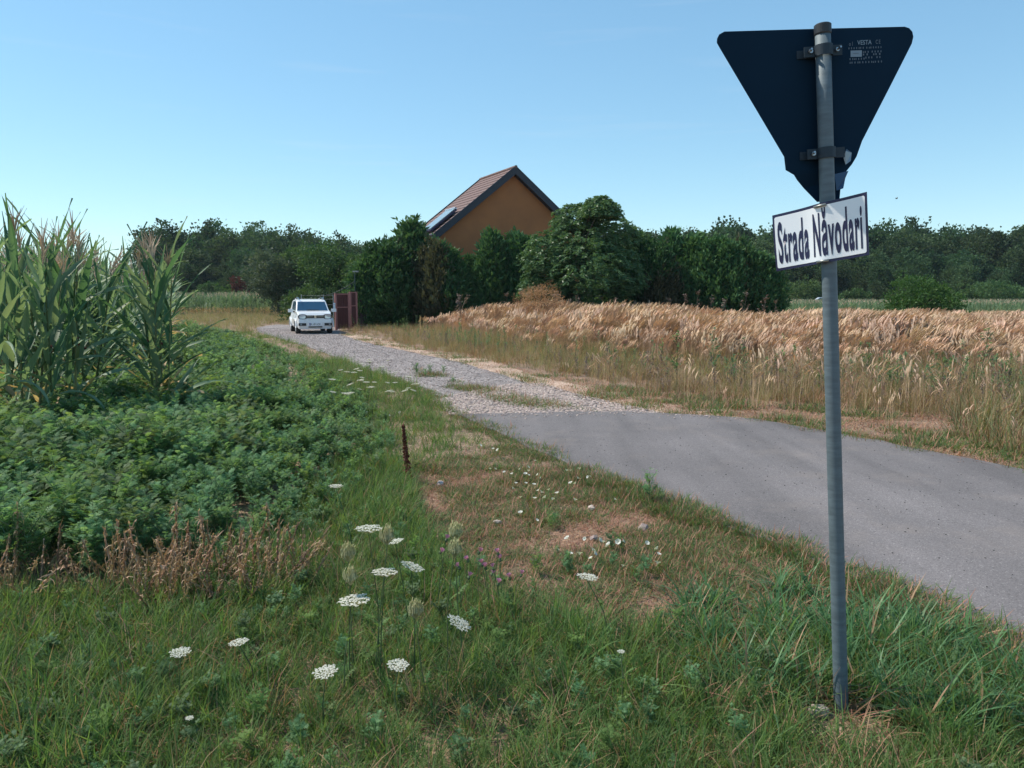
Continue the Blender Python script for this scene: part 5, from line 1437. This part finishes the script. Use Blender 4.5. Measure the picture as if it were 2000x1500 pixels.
# dry brown stalks in a row before the weeds
def dry_stalk_mesh(seed, h=.5):
    random.seed(seed); mb = MB(); lx = random.gauss(0, .05)
    mb.tube([(0, 0, 0), (lx * .4, 0, h * .5), (lx, 0, h)], [.006, .005, .003], 4, 0)
    for i in range(26):
        t = random.uniform(.1, 1); a = random.uniform(0, 6.28)
        blade(mb, (lx * t, 0, h * t * .96), a, h * random.uniform(.08, .2), random.choice((.25, .4, 2.2, 2.6)), .009, 3, 0)
    for i in range(26):
        t = random.uniform(.45, 1); a = random.uniform(0, 6.28); c = Vector((lx * t, 0, h * t)); d = Vector((math.cos(a) * .3, math.sin(a) * .3, random.choice((-1, 1)) * .8)) * .04; e = Vector((-math.sin(a), math.cos(a), 0)) * .007
        mb.face([c, c + d * .5 + e, c + d, c + d * .5 - e], 0)
    return mb.mesh('dry_stalk', [M['dry_stalk']])
M['dry_stalk'] = leaf_mat('dry_stalk', (.28, .17, .10), (.52, .37, .24), trans=.25, tcol=1.2)
DS = [dry_stalk_mesh(700 + i) for i in range(5)]
tall = [(20, 985), (28, 1000), (45, 1035), (232, 1020), (236, 1035), (287, 1045), (340, 982), (350, 1020), (330, 1032), (372, 1022), (402, 998), (398, 1010), (440, 1030), (456, 1035), (500, 1042), (476, 1060), (528, 985), (533, 1015), (578, 1010), (183, 1090), (90, 1090), (130, 1085), (258, 1080), (305, 1075)]
for i, (px, py) in enumerate(tall):
    Y = 4.35 + rf.uniform(-.15, .3); h = at_y(px, py, Y)
    o = inst(DS[i % 5], 'dry_stalk', None, (h.x, Y, 0), (rf.gauss(0, .05), rf.gauss(0, .08), rf.uniform(0, 6.28)), (1.0, 1.0, max(.4, h.z / .5)))
    tag(o, 'dry brown stalk with papery leaves in the row before the weeds', 'dry stalk', 'dry stalks before the weeds')
DRYROW = poly_world([(-150, 1195), (150, 1200), (300, 1215), (480, 1190), (600, 1165), (600, 1130), (430, 1140), (200, 1150), (-150, 1160)])
P = frustum_points(16000, 3.9, 5.0, .8); P = P[inside(P, DRYROW)]; dens = np.where(P[:, 0] > -2.2, .2, .1); P = P[RNG.random(len(P)) < dens]
scatter('dry_stalk_litter', DS, P, RNG.uniform(0, 6.28, len(P)), RNG.uniform(.3, .85, len(P)), 'broken brown stalks and litter at the foot of the weeds', 'dry grass', tilt=RNG.normal(0, .35, (len(P), 2)))
m = MB(); a = ground(185, 1195, .06); b = at_y(355, 1148, 4.1); m.tube([a, a.lerp(b, .5) + Vector((0, 0, .01)), b], [.007, .006, .004], 5)
tag(m.build('fallen_stalk', M['straw']), 'pale fallen stalk lying slantwise before the dry stalks', 'stalk')
# stones of the verge
for i, (px, py, s, lb) in enumerate(((1256, 1031, .10, 'pale stone in the dry strip near the asphalt edge'), (1160, 1050, .06, 'small pale stone left of the pale stone in the dry strip'), (970, 1020, .07, 'greyish stone in the middle of the dry patch'), (860, 945, .08, 'pale stone right of the dock spike'), (1598, 1388, .08, 'flat pale stone at the foot of the signpost'), (1155, 992, .08, 'brownish stone in the bare spot near the road edge'))):
    o = inst(ST[i % 5], 'stone', None, ground(px, py, .02), (rf.gauss(0, .2), 0, rf.uniform(0, 6)), s); tag(o, lb, 'stone')
# dead weeds and the dry mound before the hedge
for i, (px, yt, Y) in enumerate(((1330, 572, 36), (1355, 568, 35), (1385, 575, 36), (1420, 580, 35), (1448, 570, 36), (1480, 574, 35), (1300, 580, 36), (1508, 585, 34), (885, 570, 33), (902, 572, 33), (1010, 566, 33), (1140, 574, 34), (1215, 578, 34), (980, 572, 34), (1090, 566, 34))):
    h = at_y(px, yt, Y).z; o = inst(DW[i % 3], 'dead_weed', None, ((px - 1000) / FOC * Y, Y, 0), (0, rf.gauss(0, .08), rf.uniform(0, 6)), (h * 1.2, h * 1.2, h))
    tag(o, 'dead branching weed standing before the right conifers' if px > 1250 else 'dead branching weed at the back of the golden grass', 'dead weed', 'dead weeds before the right conifers' if px > 1250 else 'dead weeds behind the golden grass')
M['dry_mound'] = leaf_mat('dry_mound', (.30, .17, .09), (.46, .29, .17), trans=.25, tcol=1.15)
bush(1055, 556, 110, 32, 'dry_mound', 'rusty dry bushy mound rising behind the golden grass', 'dry_bush', 'dry bush', 71, 300, 22, .10, .05, 1.4, .18)
for i, (px, py, hh) in enumerate(((1400, 640, 1.1), (1325, 650, 1.3), (1920, 640, 1.5), (1460, 660, .9), (1840, 700, .8), (1700, 690, .7))):
    Y = 13.5; h = at_y(px, py, Y); o = inst(GWD[i % 3], 'tall_weed', None, (h.x, Y, 0), (0, 0, rf.uniform(0, 6)), (hh, hh, max(.6, h.z)))
    tag(o, ('thin tall weed in front of the golden grass, second left of the signpost', 'bushy thin weed in front of the golden grass, left of the others', 'tall thin weed near the right edge of the golden grass', 'thin weed in front of the golden grass, nearest left of the signpost', 'small thin weed right of the signpost, left of the tall one', 'small thin weed right of the signpost, nearest to it')[i], 'weed')
# insect in the air
p = at_y(1751, 388, 6.0); root = empty('insect', p)
m = MB(); m.tube([(-.009, 0, 0), (0, 0, .001), (.009, 0, 0)], [.002, .004, .002], 6); m.build('body', M['cap'], root)
for sg in (-1, 1):
    m = MB(); m.face([(0, 0, .002), (.006, sg * .012, .008), (-.004, sg * .014, .01)]); m.build('wing', M['deadweed'], root)
tag(root, 'small dark insect flying in the sky right of the name plate', 'insect')

# ------------------------------------------------------------------ summer haze over the fields
hz = MB(); hz.box((0, 250, 14.5), (1000, 560, 31)); haze = hz.build('haze', None); haze.data.materials.clear()
hm, hnt, hout = new_mat('haze'); hv = hnt.nodes.new('ShaderNodeVolumePrincipled')
hv.inputs['Color'].default_value = (.75, .86, 1.0, 1); hv.inputs['Density'].default_value = 0.00016; hv.inputs['Anisotropy'].default_value = 0.2
hnt.links.new(hv.outputs[0], hout.inputs['Volume']); haze.data.materials.append(hm)
tag(haze, 'thin bluish summer haze over the fields', 'haze', None, 'stuff')

# grass and litter creeping over the road edges
rdl = poly_world(ROAD_L[2:]); rdr = poly_world(ROAD_R[3:]); trl = poly_world(TR_L)
P = np.concatenate([frustum_points(60000, 3, 7, .8), frustum_points(60000, 7, 16, .5)])
e1 = dist_poly(P, rdl); e2 = dist_poly(P, rdr); e3 = dist_poly(P, trl)
nn_ = vnoise(P[:, 0], P[:, 1], .35)
k = (np.minimum(e1, e3) < .04 + .26 * nn_ ** 2) & (RNG.random(len(P)) < .5); G = P[k].copy(); G[:, 2] = .012
scatter('edge_grass', GL, G, RNG.uniform(0, 6.28, len(G)), RNG.uniform(.6, 1.3, len(G)), 'ragged grass creeping over the near edge of the asphalt', 'grass', tilt=RNG.normal(0, .2, (len(G), 2)))
k = (e2 < .03 + .3 * nn_ ** 2) & (RNG.random(len(P)) < .4); G = P[k].copy(); G[:, 2] = .012
scatter('edge_litter', GD + GL, G, RNG.uniform(0, 6.28, len(G)), RNG.uniform(.6, 1.4, len(G)), 'dry litter and tufts along the far edge of the asphalt', 'dry grass')
# gravel spilled onto the end of the asphalt
es = dist_poly(P, poly_world(ROAD_R[:5])); k = (es < .6 * RNG.random(len(P)) ** 2) & inside(P, ROAD); G = P[k].copy(); G[:, 2] = .03
scatter('spilled_gravel', ST + SG, G, RNG.uniform(0, 6.28, len(G)), RNG.uniform(.012, .04, len(G)), 'gravel spilled over the end of the asphalt', 'gravel')
# single plumes and dead weeds thinly through the rough grass before the golden band
P = np.concatenate([frustum_points(1600, 8, 16, 2), frustum_points(1400, 16, 30, 1)]); P = P[inside(P, RIGHT) & ~inside(P, GOLD) & ~inside(P, ROAD) & ~inside(P, TRACK) & (dist_poly(P, EDGE_R) > 1.0)]
LONE = [plume_clump('lone_plume', 490 + i, 5, 1.0, .2) for i in range(3)]
h_ = len(P) // 2
scatter('loose_plumes', LONE, P[:h_], RNG.uniform(0, 6.28, h_), RNG.uniform(.35, .85, h_), 'loose plumes scattered in the rough grass', 'grass')
scatter('small_dead_weeds', DW, P[h_:], RNG.uniform(0, 6.28, len(P) - h_), RNG.uniform(.25, .6, len(P) - h_), 'small dead weeds in the rough grass beyond the road', 'weeds')
# tall pale grass at the right edge beyond the road
BIG = poly_world([(1880, 850), (1960, 880), (2150, 930), (2300, 900), (2250, 800), (1980, 790)])
P = frustum_points(9000, 6, 13, 3); P = P[inside(P, BIG)]; P = P[RNG.random(len(P)) < .25]
scatter('tall_pale_grass', SEDGE, P, RNG.uniform(0, 6.28, len(P)), RNG.uniform(1.0, 1.7, len(P)), 'tall pale grass tuft beyond the road at the right edge', 'grass', tilt=RNG.normal(0, .12, (len(P), 2)))

# short green growth breaking up the dry patch
P = frustum_points(26000, 3.6, 9, .5); P = P[inside(P, EXT)]
nn_ = vnoise(P[:, 0] + 21, P[:, 1] + 4, .42) * .6 + vnoise(P[:, 0], P[:, 1] + 31, .18) * .4
P = P[(nn_ > .55) & (RNG.random(len(P)) < .5)]
scatter('patch_grass', GL, P, RNG.uniform(0, 6.28, len(P)), RNG.uniform(.55, 1.1, len(P)), 'short green growth breaking up the reddish dry patch', 'grass')
